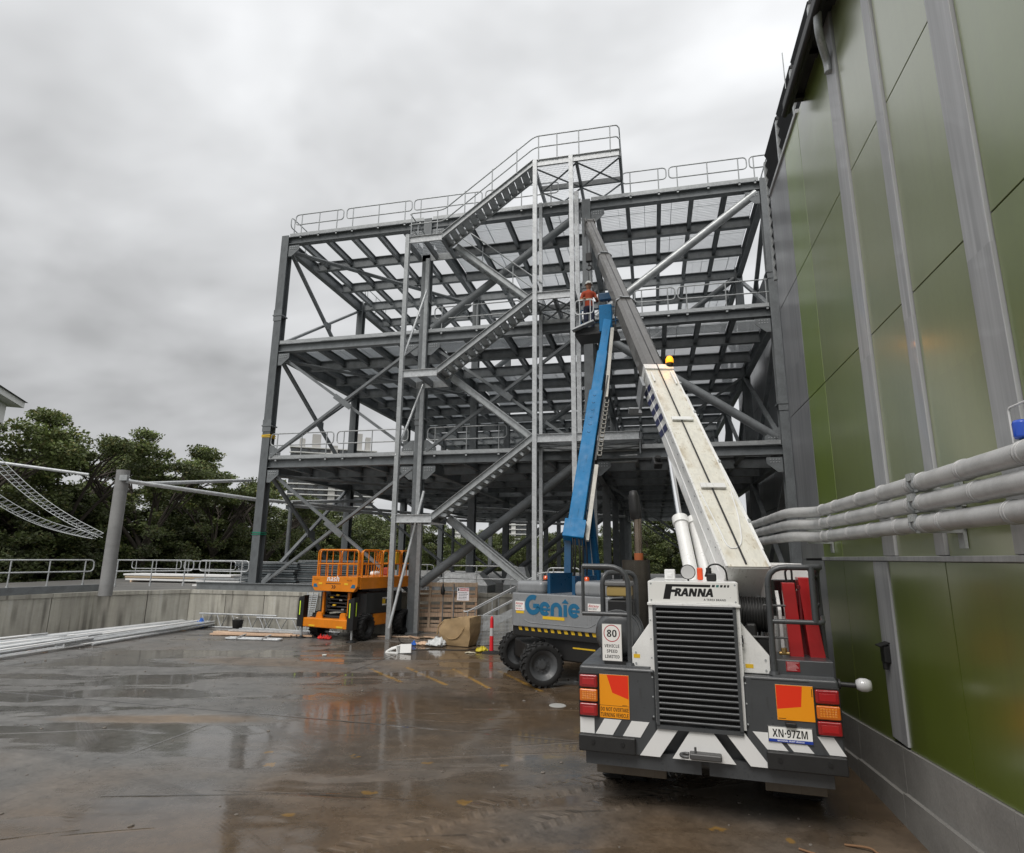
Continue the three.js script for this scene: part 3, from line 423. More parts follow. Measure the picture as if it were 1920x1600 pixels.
// ---------- stair tower in front of the frame ----------
{
  const t = thing('stair_tower', 'zigzag galvanised steel stair tower standing in front of the frame', 'stairs');
  const zf = -19.7, zm = -20.5, zb = -21.12, xl = -8.74, xa = -7.36, xr = -3.82;
  const L = [4.11, 9.35, 14.72], Rr = [6.78, 11.95, 17.32];
  const post = (x, z, y0, y1, w = 0.17, m = MAT.galvLight) => P(t, 'tower_column', bx(x - w / 2, x + w / 2, y0, y1, z - w / 2, z + w / 2), m);
  post(xl, zf, 0, L[2] + 0.1, 0.155, MAT.galv); post(xl + 0.3, zb, L[0] - 0.1, L[0] + 4.9, 0.15, MAT.galv); post(xl + 0.3, zb, L[1], L[2] - 0.2, 0.15, MAT.galv); post(xl + 0.42, zb, 0, L[0] - 0.2, 0.15, MAT.galv);
  post(xr + 0.06, zf, 0, Rr[2], 0.15); post(xr + 0.02, zb, 0, Rr[0], 0.12); post(xr + 0.02, zb, Rr[0], Rr[2] - 0.9, 0.12); post(-2.41, zf, Rr[0] - 2.8, Rr[2], 0.155); post(-2.38, zb, Rr[0], Rr[2] - 0.6, 0.16); post(-1.9, zb - 0.02, 0.0, Rr[0], 0.16, MAT.steel);
  const chan = prof.channel(0.28, 0.09, 0.012), chanR = (a, b, flip) => between((l) => (flip ? chan(l).scale(-1, 1, 1) : chan(l)), a, b);
  const fix = (g) => { g.computeVertexNormals(); return g; };
  const flight = (x0, y0, x1, y1, z0, z1) => {
    for (const z of [z0, z1]) P(t, 'stringer', bar([x0, y0 - 0.10, z], [x1, y1 - 0.10, z], 0.02, 0.25), MAT.galv), P(t, 'stringer_flange', [bar([x0, y0 + 0.025, z + 0.03], [x1, y1 + 0.025, z + 0.03], 0.09, 0.014), bar([x0, y0 - 0.22, z + 0.03], [x1, y1 - 0.22, z + 0.03], 0.09, 0.014)], MAT.galv);
    const n = 14; for (let i = 0; i < n; i++) { const f = (i + 0.5) / n, x = mix(x0, x1, f), y = mix(y0, y1, f) - 0.16, s = Math.sign(x1 - x0); P(t, 'tread', [bx(x - 0.12, x + 0.14, y - 0.015, y + 0.015, z1 + 0.02, z0 - 0.02), bx(x - s * 0.12 - 0.006, x - s * 0.12 + 0.006, y - 0.05, y - 0.015, z1 + 0.02, z0 - 0.02)], MAT.galv); }
  };
  const landing = (x0, x1, y, z0, z1, brace) => {
    P(t, 'landing_beam', bx(x0, x1, y - 0.28, y, z0 - 0.02, z0), MAT.galvLight); P(t, 'landing_beam', bx(x0, x1, y - 0.28, y, z1, z1 + 0.02), MAT.galv);
    P(t, 'landing_flange', [bx(x0, x1, y - 0.012, y, z0 - 0.02, z0 + 0.06), bx(x0, x1, y - 0.28, y - 0.268, z0, z0 + 0.06)], MAT.galvLight);
    for (const x of [x0, (x0 + x1) / 2, x1]) P(t, 'landing_joist', bx(x - 0.05, x + 0.05, y - 0.26, y - 0.04, z1 + 0.02, z0 - 0.03), MAT.steel);
    const l = []; for (let x = x0 + 0.04; x < x1; x += 0.05) l.push(new THREE.BoxGeometry(0.006, 0.03, z0 - z1 - 0.06).translate(x, y - 0.02, (z0 + z1) / 2)); for (let z = z1 + 0.1; z < z0; z += 0.12) l.push(new THREE.BoxGeometry(x1 - x0, 0.012, 0.008).translate((x0 + x1) / 2, y - 0.01, z));
    P(t, 'landing_grating', l, MAT.grating);
    if (brace) { const xs = [x0, (x0 + x1) / 2, x1], zm2 = (z0 + z1) / 2; P(t, 'landing_joist', bx(x0, x1, y - 0.27, y - 0.06, zm2 - 0.05, zm2 + 0.05), MAT.steel); for (let i = 0; i < 2; i++) for (const [a, b] of [[z0, zm2], [zm2, z1]]) { P(t, 'landing_brace', bar([xs[i], y - 0.3, a], [xs[i + 1], y - 0.3, b], 0.06, 0.03), MAT.steel); P(t, 'landing_brace', bar([xs[i], y - 0.34, b], [xs[i + 1], y - 0.34, a], 0.06, 0.03), MAT.steel); } }
  };
  for (let i = 0; i < 3; i++) {
    landing(xl - 0.05, xa, L[i], zf + 0.02, zb - 0.02, false);
    flight(xa, L[i], xr, Rr[i], zf, zm);
    const below = i ? Rr[i - 1] : 1.45; flight(xr + (i ? 0 : 0.2), below, xa + 0.3, L[i], zm - 0.03, zb);
  }
  landing(xr, -0.27, Rr[0], zf, zb - 0.4, true); landing(xr, -2.35, Rr[1], zf, zb - 0.6, true); landing(xr, -0.62, Rr[2], zf, zb - 1.75, true);
  P(t, 'end_plate', bx(-0.64, -0.60, Rr[2] - 0.3, Rr[2] + 0.06, zb - 1.75, zf), MAT.steel);
  P(t, 'end_plate', bx(-0.29, -0.25, Rr[0] - 0.75, Rr[0] + 0.1, zf - 0.05, zf + 0.0), MAT.steel);
  P(t, 'pipe_bundle', [0, 1, 2, 3, 4].map((i) => tube([-2.2, Rr[0] - 0.36 - i * 0.1, zb - 0.2 - i * 0.03], [-0.4, Rr[0] - 0.34 - i * 0.1, zb - 0.2 - (i % 2) * 0.1], 0.05, 10)), MAT.galv).userData.kind = 'stuff';
  // rails along the top flight, the landings and one back flight
  const railAlong = (pts, posts) => { for (const h of [1.0, 0.52]) P(t, 'handrail', path(pts.map(([x, y, z]) => [x, y + h, z]), 0.024, 8, 0.2), MAT.galv); for (const [x, y, z] of posts) P(t, 'rail_post', tube([x, y - 0.05, z], [x, y + 1.0, z], 0.022, 8), MAT.galv); };
  const sl = (i, f, z) => [mix(xa, xr, f), mix(L[i], Rr[i], f) + 0.03, z];
  railAlong([[xl + 0.1, L[2], zf + 0.03], [xa + 0.05, L[2], zf + 0.03], [xr + 0.05, Rr[2] + 0.02, zf + 0.03], [-0.7, Rr[2], zf + 0.03], [-0.64, Rr[2], zf - 0.1]], [[xl + 0.12, L[2], zf + 0.03], [xa - 0.2, L[2], zf + 0.03], sl(2, 0.25, zf + 0.03), sl(2, 0.55, zf + 0.03), sl(2, 0.82, zf + 0.03), [xr + 0.2, Rr[2], zf + 0.03], [xr + 0.9, Rr[2], zf + 0.03], [-2.1, Rr[2], zf + 0.03], [-0.95, Rr[2], zf + 0.03]]);
  railAlong([[-0.62, Rr[2], zf - 0.1], [-0.62, Rr[2], zb - 1.7]], [[-0.62, Rr[2], zf - 0.8], [-0.62, Rr[2], zb - 0.6], [-0.62, Rr[2], zb - 1.6]]);
  railAlong([[xl + 0.05, L[2], zf], [xl + 0.05, L[2], zb]], [[xl + 0.05, L[2], zm]]);
  railAlong([[xr + 0.1, Rr[1], zb + 0.1], [xa + 0.35, L[2], zb + 0.1]], [[mix(xr, xa, 0.3), mix(Rr[1], L[2], 0.3), zb + 0.1], [mix(xr, xa, 0.65), mix(Rr[1], L[2], 0.65), zb + 0.1]]);
  // long props leaning in the left corner
  P(t, 'prop', tube([xl + 0.1, 0.35, zf + 0.2], [xl + 0.75, 5.0, zm], 0.05, 10), MAT.galvLight); P(t, 'prop', tube([xl - 0.05, 6.2, zf + 0.05], [xl + 0.42, 9.1, zm - 0.3], 0.045, 10), MAT.galvLight); P(t, 'prop', tube([xl + 0.05, 9.9, zf + 0.0], [xl + 0.42, 13.0, zm - 0.3], 0.045, 10), MAT.galvLight);
}

// ---------- lettering helpers ----------
const canvasMat = (w, h, draw, o = {}) => { const c = document.createElement('canvas'); c.width = w; c.height = h; const x = c.getContext('2d'); draw(x, w, h); const t = new THREE.CanvasTexture(c); t.colorSpace = THREE.SRGBColorSpace; t.anisotropy = 8; return new THREE.MeshPhysicalMaterial({ map: t, roughness: 0.45, ...o }); };
// a thin printed plate: front face carries the print, facing +z
function plate(parent, name, x0, x1, y0, y1, z, mat, m, th = 0.006) { const g = new THREE.BoxGeometry(x1 - x0, y1 - y0, th), o = new THREE.Mesh(g.translate((x0 + x1) / 2, (y0 + y1) / 2, z + th / 2), [MAT.whitePlain, MAT.whitePlain, MAT.whitePlain, MAT.whitePlain, mat, MAT.whitePlain]); o.name = name; o.castShadow = o.receiveShadow = true; if (m) o.geometry.applyMatrix4(m); parent.add(o); return o; }
const font = await new FontLoader().loadAsync('fonts/droid/droid_sans_bold.typeface.json');
const text3 = (str, size, depth = 0.004) => clean(new TextGeometry(str, { font, size, depth, curveSegments: 5, bevelEnabled: false }));
function stroke(pts, w, depth = 0.005) {   // a flat letter stroke of even width with square ends
  const L = [], Rr = []; for (let i = 0; i < pts.length; i++) { const a = pts[Math.max(0, i - 1)], b = pts[Math.min(pts.length - 1, i + 1)], dx = b[0] - a[0], dy = b[1] - a[1], n = Math.hypot(dx, dy); L.push([pts[i][0] - dy / n * w / 2, pts[i][1] + dx / n * w / 2]); Rr.push([pts[i][0] + dy / n * w / 2, pts[i][1] - dx / n * w / 2]); }
  return poly([...L, ...Rr.reverse()], depth);
}
const arc = (cx, cy, r, a0, a1, n = 22) => Array.from({ length: n + 1 }, (_, i) => { const a = R(mix(a0, a1, i / n)); return [cx + r * Math.cos(a), cy + r * Math.sin(a)]; });
function tyre(r, w, lugs = 24, rim = 0.6) {   // axis along x, centred; returns [tyre, rim]
  const s = w / 2, b = lathe([[r * rim, -s * 0.8], [r * 0.72, -s], [r * 0.9, -s], [r * 0.955, -s * 0.82], [r * 0.955, s * 0.82], [r * 0.9, s], [r * 0.72, s], [r * rim, s * 0.8], [r * rim, -s * 0.8]], 40), l = [b];
  for (let i = 0; i < lugs; i++) for (const k of [-1, 1]) l.push(box(r * 0.12, w * 0.5, r * 0.13, 0, 0, 0).applyMatrix4(M4(0, 0, 0, k * 0.42)).translate(r * 0.95, k * w * 0.25, 0).applyMatrix4(M4(0, 0, 0, 0, (i + (k > 0 ? 0.5 : 0)) * 2 * Math.PI / lugs)));
  const hub = [lathe([[0, s * 0.35], [r * 0.18, s * 0.4], [r * 0.2, s * 0.25], [r * 0.42, s * 0.18], [r * 0.5, s * 0.3], [r * rim, s * 0.72], [r * rim * 1.04, s * 0.86], [r * rim * 0.97, s * 0.9], [r * 0.52, s * 0.55]], 36), lathe([[0, -s * 0.3], [r * 0.5, -s * 0.3], [r * rim, -s * 0.75]], 30)];
  for (let i = 0; i < 9; i++) { const a = i * 2 * Math.PI / 9; hub.push(cyl(r * 0.025, r * 0.025, s * 0.25, Math.cos(a) * r * 0.3, s * 0.28, Math.sin(a) * r * 0.3, 6)); }
  const turn = M4(0, 0, 0, 0, 0, -Math.PI / 2); return [merge(l).applyMatrix4(turn), merge(hub).applyMatrix4(turn)];   // outer face toward +x
}

// ---------- mobile crane ----------
const RAM1 = [0.53, 2.0, -7.82, [0.38, 3.25, -8.68], 0.16], RAM2 = [0.72, 2.05, -7.94, [0.58, 3.24, -8.84], -0.16];
{
  const O = V(0.461, 0, -7.2025), yaw = R(-4);
  const t = thing('mobile_crane', 'white pick-and-carry mobile crane with grey tail, raised boom and slatted radiator', 'crane', O.toArray(), yaw);
  const inv = new THREE.Matrix4().compose(O, new THREE.Quaternion().setFromEuler(new THREE.Euler(0, yaw, 0)), V(1, 1, 1)).invert(), lc = (x, y, z) => V(x, y, z).applyMatrix4(inv);
  const grey = MAT.craneGrey, Wt = MAT.white;
  // tail body
  P(t, 'tail_body', [rbx(-1.335, -0.49, 0.60, 1.50, -1.75, 0, 0.03, 3), rbx(0.42, 1.335, 0.60, 1.50, -1.75, 0, 0.03, 3), bx(-0.5, 0.43, 0.55, 1.5, -1.7, -0.16)], grey);
  for (const [a, b] of [[-1.31, -0.55], [0.72, 1.31]]) P(t, 'deck_plate', bx(a, b, 1.5, 1.512, -1.7, -0.04), std([0.11, 0.115, 0.12], 0.5, mot(0.6)));
  for (const [a, b] of [[-1.34, -0.72], [0.60, 1.34]]) P(t, 'rubbing_strip', rbx(a, b, 0.62, 0.79, 0.0, 0.06, 0.015), std(0.02, 0.6, mot(0.4)));
  for (const x of [-1.18, -0.86, 0.72, 1.18]) P(t, 'bolt', cyl(0.022, 0.022, 0.014, x, 0.72, 0.064, 10, Math.PI / 2), MAT.black);
  P(t, 'tail_valance', [bx(-1.28, -0.05, 0.47, 0.64, -0.10, -0.05), bx(0.03, 1.22, 0.47, 0.64, -0.10, -0.05)], grey);
  P(t, 'chassis', [rbx(-0.45, 0.45, 0.45, 1.1, -6.6, -0.3, 0.04), rbx(-1.2, 1.2, 0.7, 1.3, -6.8, -5.7, 0.05), rbx(-1.1, -0.5, 1.0, 1.5, -4.6, -1.8, 0.03), rbx(0.5, 1.28, 0.9, 1.5, -4.6, -1.8, 0.03)], grey);
  // hazard stripes
  const stripe = (x0, y0, y1, dx, w) => P(t, 'hazard_stripe', poly([[x0, y1], [x0 + w, y1], [x0 + w + dx, y0], [x0 + dx, y0]], 0.004).translate(0, 0, 0.003), MAT.whitePlain);
  [[-1.33, 0.16], [-1.06, 0.19], [-0.76, 0.19]].forEach(([x, w], i) => stripe(x, 0.795, 0.955, -0.10 * (i ? 1 : 0), w));
  stripe(-0.46, 0.62, 0.93, -0.22, 0.21);
  P(t, 'hazard_stripe', poly([[-0.12, 0.945], [0.06, 0.945], [0.30, 0.62], [-0.34, 0.62]], 0.004).translate(0, 0, 0.003), MAT.whitePlain);
  stripe(0.20, 0.62, 0.93, 0.24, 0.2); stripe(0.48, 0.795, 0.955, 0.13, 0.2); stripe(0.80, 0.795, 0.87, 0.06, 0.19); stripe(1.09, 0.795, 0.96, 0.10, 0.15);
  // tow eye and shackle
  P(t, 'tow_hitch', [rbx(-0.16, 0.16, 0.655, 0.715, 0.0, 0.12, 0.015), uvm(new THREE.TorusGeometry(0.06, 0.017, 8, 20, Math.PI * 1.2)).applyMatrix4(M4(-0.19, 0.685, 0.08, Math.PI / 2, 0, Math.PI * 0.4)), cyl(0.012, 0.012, 0.1, -0.1, 0.72, 0.08, 8)], std([0.12, 0.12, 0.12], 0.5, { metalness: 0.6 }));
  const flap = std([0.16, 0.135, 0.105], 0.9, mot(0.5)); P(t, 'mudflap', rbx(-1.21, -0.43, 0.30, 0.62, -0.36, -0.33, 0.012), flap); P(t, 'mudflap', rbx(0.59, 1.19, 0.30, 0.62, -0.36, -0.33, 0.012), flap);
  const [tg, hg] = tyre(0.62, 0.5, 26, 0.58); for (const [x, z, s] of [[-0.98, -1.25, -1], [0.98, -1.25, 1], [-0.98, -5.4, -1], [0.98, -5.4, 1]]) { const m = M4(x, 0.62, z, 0, s > 0 ? 0 : Math.PI); const w = P(t, 'wheel', tg, MAT.rubber, m); P(w, 'rim', hg, std(0.25, 0.5), m); }
  // lamps
  const lens = (c, e) => phy(c, 0.15, { clearcoat: 1, clearcoatRoughness: 0.03 }), redL = lens([0.30, 0.004, 0.006]), amb = lens([0.62, 0.14, 0.004]);
  for (const [x0, x1] of [[-1.332, -1.118], [1.093, 1.325]]) {
    P(t, 'lamp_mount', rbx(x0 - 0.008, x1 + 0.008, 0.966, 1.43, 0, 0.02, 0.006), MAT.black);
    [1.277, 1.128, 0.98].forEach((y, i) => { const l = P(t, 'tail_lamp', rbx(x0 + 0.006, x1 - 0.006, y, y + 0.134, 0.02, 0.055, 0.018, 3), i === 1 ? amb : redL); if (i === 1) { const dots = []; for (let a = 0; a < 6; a++) for (let b = 0; b < 4; b++) dots.push(rbx(x0 + 0.035 + a * 0.027, x0 + 0.056 + a * 0.027, y + 0.026 + b * 0.022, y + 0.043 + b * 0.022, 0.054, 0.058, 0.004, 1)); P(l, 'lens_grid', dots, lens([0.75, 0.25, 0.02])).userData.kind = 'stuff'; } else P(l, 'reflector', rbx(x0 + 0.04, x1 - 0.04, y + 0.03, y + 0.10, 0.054, 0.058, 0.004, 1), lens([0.42, 0.01, 0.012])); });
  }
  const fl = (x, w, h) => { x.fillStyle = '#f29a0c'; x.fillRect(0, 0, w, h); };
  plate(t, 'marker_plate', -1.105, -0.78, 0.968, 1.42, 0.003, canvasMat(256, 356, (x, w, h) => { fl(x, w, h); x.fillStyle = '#e8330f'; x.beginPath(); x.moveTo(64, 4); x.lineTo(252, 4); x.lineTo(252, 196); x.lineTo(112, 150); x.fill(); x.fillStyle = '#2a1a06'; x.fillRect(0, 254, w, 3); x.font = 'bold 44px sans-serif'; x.textAlign = 'center'; x.save(); x.translate(w / 2, 302); x.scale(0.62, 1); x.fillText('DO NOT OVERTAKE', 0, 0); x.fillText('TURNING VEHICLE', 0, 45); x.restore(); x.fillRect(196, 246, 44, 4); }));
  plate(t, 'marker_plate', 0.73, 1.088, 1.09, 1.43, 0.003, canvasMat(280, 266, (x, w, h) => { fl(x, w, h); x.fillStyle = '#e8330f'; x.beginPath(); x.moveTo(3, 4); x.lineTo(200, 4); x.lineTo(182, 160); x.lineTo(3, 186); x.fill(); x.fillStyle = '#2a1a06'; x.fillRect(8, h - 14, 56, 5); x.fillRect(w - 14, 20, 5, 60); }));
  plate(t, 'number_plate', 0.627, 1.05, 0.876, 1.028, 0.012, canvasMat(512, 184, (x, w, h) => { x.fillStyle = '#f2f2ee'; x.fillRect(0, 0, w, h); x.strokeStyle = '#111'; x.lineWidth = 7; x.strokeRect(4, 4, w - 8, h - 8); x.fillStyle = '#101010'; x.save(); x.translate(w / 2, 124); x.scale(0.86, 1.12); x.font = 'bold 112px sans-serif'; x.textAlign = 'center'; x.fillText('XN·97ZM', 0, 0); x.restore(); x.fillStyle = '#1f3fa0'; x.fillRect(6, 146, w - 12, 34); x.fillStyle = '#fff'; x.font = 'bold 24px sans-serif'; x.textAlign = 'center'; x.fillText('NATIONAL HEAVY VEHICLE', w / 2, 172); }));
  P(t, 'plate_lamp', rbx(0.80, 0.90, 1.03, 1.075, 0.0, 0.06, 0.012), MAT.black);
  // engine hood, sign board and radiator grille
  P(t, 'hood', [rbx(-0.535, 0.435, 2.2, 2.45, -1.35, -0.02, 0.015), bx(-0.535, -0.49, 0.95, 2.21, -1.3, -0.015), bx(0.395, 0.435, 0.95, 2.21, -1.3, -0.015), rbx(-0.545, 0.445, 2.185, 2.215, -0.06, 0.012, 0.006)], Wt);
  P(t, 'hood_cheek', poly([[-0.535, 1.515], [-0.735, 1.515], [-0.735, 1.70], [-0.535, 1.98]], 0.9, 0.008).translate(0, 0, -1.0), Wt);
  P(t, 'hood_cheek', poly([[0.435, 1.515], [0.70, 1.515], [0.70, 1.69], [0.435, 2.02]], 0.9, 0.008).translate(0, 0, -1.0), Wt);
  plate(t, 'sign_board', -0.52, 0.42, 2.218, 2.445, -0.019, canvasMat(1024, 248, (x, w, h) => {
    x.fillStyle = '#e6e6e2'; x.fillRect(0, 0, w, h); x.fillStyle = '#0d0d0d'; x.save(); x.transform(1, 0, -0.22, 1, 0, 0);
    x.beginPath(); x.moveTo(210, 28); x.lineTo(735, 28); x.lineTo(735, 58); x.lineTo(292, 58); x.lineTo(292, 92); x.lineTo(352, 92); x.lineTo(352, 124); x.lineTo(292, 124); x.lineTo(292, 208); x.lineTo(210, 208); x.fill();
    x.font = 'bold 122px sans-serif'; x.lineWidth = 9; x.strokeStyle = '#0d0d0d'; x.save(); x.translate(330, 166); x.scale(1.06, 1); x.fillText('RANNA', 0, 0); x.strokeText('RANNA', 0, 0); x.restore();
    [[752, '#0d0d0d'], [800, '#2f6f6a'], [846, '#0d0d0d'], [888, '#0d0d0d'], [926, '#0d0d0d']].forEach(([a, c], i) => { x.fillStyle = c; x.fillRect(a, 28, 34 - i * 3, 28); });
    x.restore(); x.fillStyle = '#222'; x.font = 'bold 34px sans-serif'; x.fillText('A TEREX BRAND', 640, 216); x.fillText('.', 940, 176);
  }), null, 0.008);
  P(t, 'grille_frame', [bx(-0.49, -0.455, 0.93, 2.19, -0.02, 0.03), bx(0.36, 0.395, 0.93, 2.19, -0.02, 0.03), bx(-0.49, 0.395, 0.905, 0.945, -0.02, 0.03), bx(-0.49, 0.395, 2.165, 2.19, -0.02, 0.03)], grey);
  for (let i = 0; i < 20; i++) P(t, 'grille_bar', tube([-0.458, 0.985 + i * 0.0595, 0.012], [0.364, 0.985 + i * 0.0595, 0.012], 0.0145, 10), grey);
  const fins = []; for (let i = 0; i < 42; i++) fins.push(bx(-0.43 + i * 0.0185, -0.426 + i * 0.0185, 0.98, 2.14, -0.12, -0.09)); P(t, 'radiator_fins', fins, std(0.03, 0.5, { metalness: 0.5 })).userData.kind = 'stuff'; P(t, 'radiator_core', bx(-0.46, 0.37, 0.95, 2.17, -0.155, -0.13), MAT.black);
  for (const x of [-0.505, 0.415]) for (const y of [1.46, 1.0]) P(t, 'bolt', cyl(0.013, 0.013, 0.012, x + (x > 0 ? 0.02 : -0.02), y, 0.006, 8, Math.PI / 2), MAT.black);
  // fixings, panel seams and hoses that make up the tail
  for (const [x0, x1] of [[-1.05, -0.56], [0.5, 1.06]]) P(t, 'panel_seam', [bx(x0, x1, 1.462, 1.468, -0.001, 0.0025)], MAT.black);
  for (const x of [-0.52, 0.44]) for (let i = 0; i < 6; i++) P(t, 'screw', cyl(0.009, 0.009, 0.01, x, 1.02 + i * 0.2, 0.004 - (i > 2 ? 0.02 : 0), 6, Math.PI / 2), MAT.galv);
  for (const [x, y] of [[-0.70, 1.545], [-0.70, 1.66], [0.665, 1.545], [0.665, 1.65], [-0.50, 2.24], [0.40, 2.24], [-0.50, 2.42], [0.40, 2.42]]) P(t, 'screw', cyl(0.011, 0.011, 0.01, x, y, y > 2 ? -0.014 : -0.088, 8, Math.PI / 2), MAT.galv);
  P(t, 'hood_latch', [rbx(0.432, 0.45, 1.78, 1.90, -0.05, -0.02, 0.004), cyl(0.01, 0.01, 0.05, 0.445, 1.84, -0.02, 8)], MAT.black);
  for (let i = 0; i < 3; i++) P(t, 'hydraulic_hose', spline([[0.50 + i * 0.05, 1.53, -0.9], [0.52 + i * 0.06, 1.72, -0.85 + i * 0.03], [0.58 + i * 0.05, 1.86, -0.75], [0.6 + i * 0.03, 2.0, -0.9]], 0.016, 20), MAT.black);
  for (let i = 0; i < 2; i++) P(t, 'hydraulic_hose', spline([[-0.60 - i * 0.05, 1.53, -1.1], [-0.62, 1.8 + i * 0.1, -1.05], [-0.58, 2.1, -1.1], [-0.5, 2.25, -1.15]], 0.016, 20), MAT.black);
  P(t, 'warning_label', [bx(-0.725, -0.655, 1.60, 1.64, -0.0915, -0.089)], MAT.yellow); P(t, 'warning_label', bx(0.46, 0.54, 1.56, 1.60, -0.0915, -0.089), MAT.yellow);
  // left rail cage, speed sign, drum, fluid tank
  const rl = 0.032;
  P(t, 'handrail', path([[-0.765, 1.5, -0.12], [-0.765, 2.6, -0.12], [-1.30, 2.6, -0.12]], rl, 12, 0.24), grey); P(t, 'handrail', path([[-1.30, 2.615, -0.12], [-1.30, 2.06, -0.12]], rl * 0.62, 10), grey);
  P(t, 'handrail', tube([-1.31, 2.06, -0.12], [-0.765, 2.06, -0.12], rl * 0.8, 10), grey);
  P(t, 'handrail', path([[-1.13, 1.5, -0.55], [-1.13, 2.52, -0.55], [-0.76, 2.52, -0.95], [-0.76, 1.5, -0.95]], rl, 12, 0.14), grey); P(t, 'handrail', path([[-1.28, 2.6, -0.12], [-1.28, 2.57, -0.7], [-1.1, 2.57, -0.95]], rl * 0.8, 10, 0.1), grey);
  for (const [x, z] of [[-0.765, -0.12], [-1.13, -0.55]]) P(t, 'rail_foot', cyl(0.06, 0.05, 0.035, x, 1.525, z, 16), grey);
  plate(t, 'speed_sign', -1.085, -0.855, 1.545, 1.955, -0.115, canvasMat(300, 532, (x, w, h) => { x.fillStyle = '#eceae6'; x.fillRect(0, 0, w, h); x.strokeStyle = '#333'; x.lineWidth = 5; x.strokeRect(3, 3, w - 6, h - 6); x.strokeStyle = '#b0222e'; x.lineWidth = 12; x.beginPath(); x.arc(150, 138, 116, 0, 7); x.stroke(); x.fillStyle = '#141414'; x.textAlign = 'center'; x.font = 'bold 142px sans-serif'; x.fillText('80', 150, 190); x.font = 'bold 62px sans-serif'; x.save(); x.translate(150, 0); x.scale(0.9, 1); x.fillText('VEHICLE', 0, 340); x.fillText('SPEED', 0, 414); x.fillText('LIMITED', 0, 490); x.restore(); }));
  P(t, 'sign_bracket', [bx(-1.06, -0.80, 1.512, 1.545, -0.13, -0.10), bx(-1.0, -0.94, 1.6, 1.9, -0.135, -0.12)], MAT.black);
  P(t, 'air_drum', [lathe([[0, -0.36], [0.2, -0.33], [0.255, -0.26], [0.255, 0.26], [0.2, 0.33], [0, 0.36]], 30).applyMatrix4(M4(-0.93, 1.82, -0.55, Math.PI / 2)), uvm(new THREE.TorusGeometry(0.262, 0.012, 6, 30)).applyMatrix4(M4(-0.93, 1.82, -0.40)), uvm(new THREE.TorusGeometry(0.262, 0.012, 6, 30)).applyMatrix4(M4(-0.93, 1.82, -0.72))], std([0.10, 0.105, 0.11], 0.4, mot(0.7)));
  P(t, 'fluid_tank', rbx(-1.07, -0.78, 2.24, 2.36, -0.72, -0.45, 0.02), std([0.42, 0.30, 0.10], 0.5)); P(t, 'tank_lid', rbx(-1.09, -0.76, 2.36, 2.42, -0.74, -0.43, 0.02), std(0.15, 0.5)); P(t, 'battery_box', rbx(-1.05, -0.75, 2.02, 2.2, -0.75, -0.4, 0.02), MAT.black);
  // exhaust with perforated guard
  const perf = canvasMat(512, 512, (x, w) => { x.fillStyle = '#5b564e'; x.fillRect(0, 0, w, w); x.fillStyle = '#0b0907'; for (let i = 0; i < 32; i++) for (let j = 0; j < 32; j++) { x.beginPath(); x.arc(i * 16 + (j % 2) * 8, j * 16 + 8, 5, 0, 7); x.fill(); } }, { metalness: 0.6, roughness: 0.35 });
  perf.map.wrapS = perf.map.wrapT = THREE.RepeatWrapping; perf.map.repeat.set(3, 2);
  { const g = new THREE.CylinderGeometry(0.19, 0.19, 0.95, 32, 1, true); const o = P(t, 'exhaust_guard', g, perf); o.position.set(-0.80, 2.2, -1.5); }
  P(t, 'exhaust_stack', [tube([-0.76, 1.7, -1.5], [-0.76, 3.3, -1.5], 0.055, 18)], std([0.30, 0.24, 0.19], 0.25, { metalness: 0.85, map: rep(tMottle, 0.6) }));
  P(t, 'exhaust_flap', [lathe([[0, 0], [0.075, 0.02], [0.085, 0.16], [0.075, 0.34], [0.05, 0.42], [0, 0.43]], 18).applyMatrix4(M4(-0.775, 3.22, -1.5, 0, 0, 0.08))], MAT.black);
  P(t, 'rust_band', cyl(0.062, 0.062, 0.1, -0.76, 2.72, -1.5, 18), std([0.36, 0.10, 0.03], 0.6));
  // top fittings of the hood
  P(t, 'work_lamp', [lathe([[0, -0.07], [0.06, -0.06], [0.085, 0.01], [0.085, 0.04], [0.075, 0.045]], 24).applyMatrix4(M4(-0.09, 2.55, -0.25, Math.PI / 2)), bx(-0.10, -0.08, 2.44, 2.48, -0.27, -0.23)], MAT.black); P(t, 'lamp_glass', cyl(0.076, 0.076, 0.01, -0.09, 2.55, -0.205, 24, Math.PI / 2), MAT.bulbGlass);
  P(t, 'side_marker', rbx(0.01, 0.075, 2.46, 2.60, -0.3, -0.22, 0.015), MAT.orangeFluo);
  P(t, 'camera_box', [rbx(-0.36, -0.24, 2.455, 2.575, -0.45, -0.33, 0.012), rbx(-0.33, -0.27, 2.49, 2.53, -0.335, -0.32, 0.006)], MAT.whitePlain);
  P(t, 'hose_manifold', [rbx(0.11, 0.22, 2.45, 2.54, -0.3, -0.2, 0.02), cyl(0.03, 0.03, 0.1, 0.14, 2.55, -0.25, 12)], MAT.black); P(t, 'cable', spline([[0.1, 2.5, -0.25], [0.15, 2.62, -0.25], [0.24, 2.64, -0.26], [0.32, 2.58, -0.3], [0.34, 2.46, -0.33]], 0.01, 24), MAT.black);
  // operator cab on the right with window
  P(t, 'cab', [poly([[0.74, 1.5], [1.30, 1.5], [1.30, 2.5], [1.2, 2.64], [0.74, 2.64]], 2.2, 0.015).translate(0, 0, -3.05)], Wt);
  P(t, 'cab_window', rbx(0.82, 1.13, 2.05, 2.47, -0.845, -0.825, 0.05, 3).translate(0, 0, 0), MAT.blackGloss); P(t, 'cab_side_window', rbx(1.314, 1.325, 1.9, 2.45, -2.6, -1.3, 0.005, 1), MAT.blackGloss);
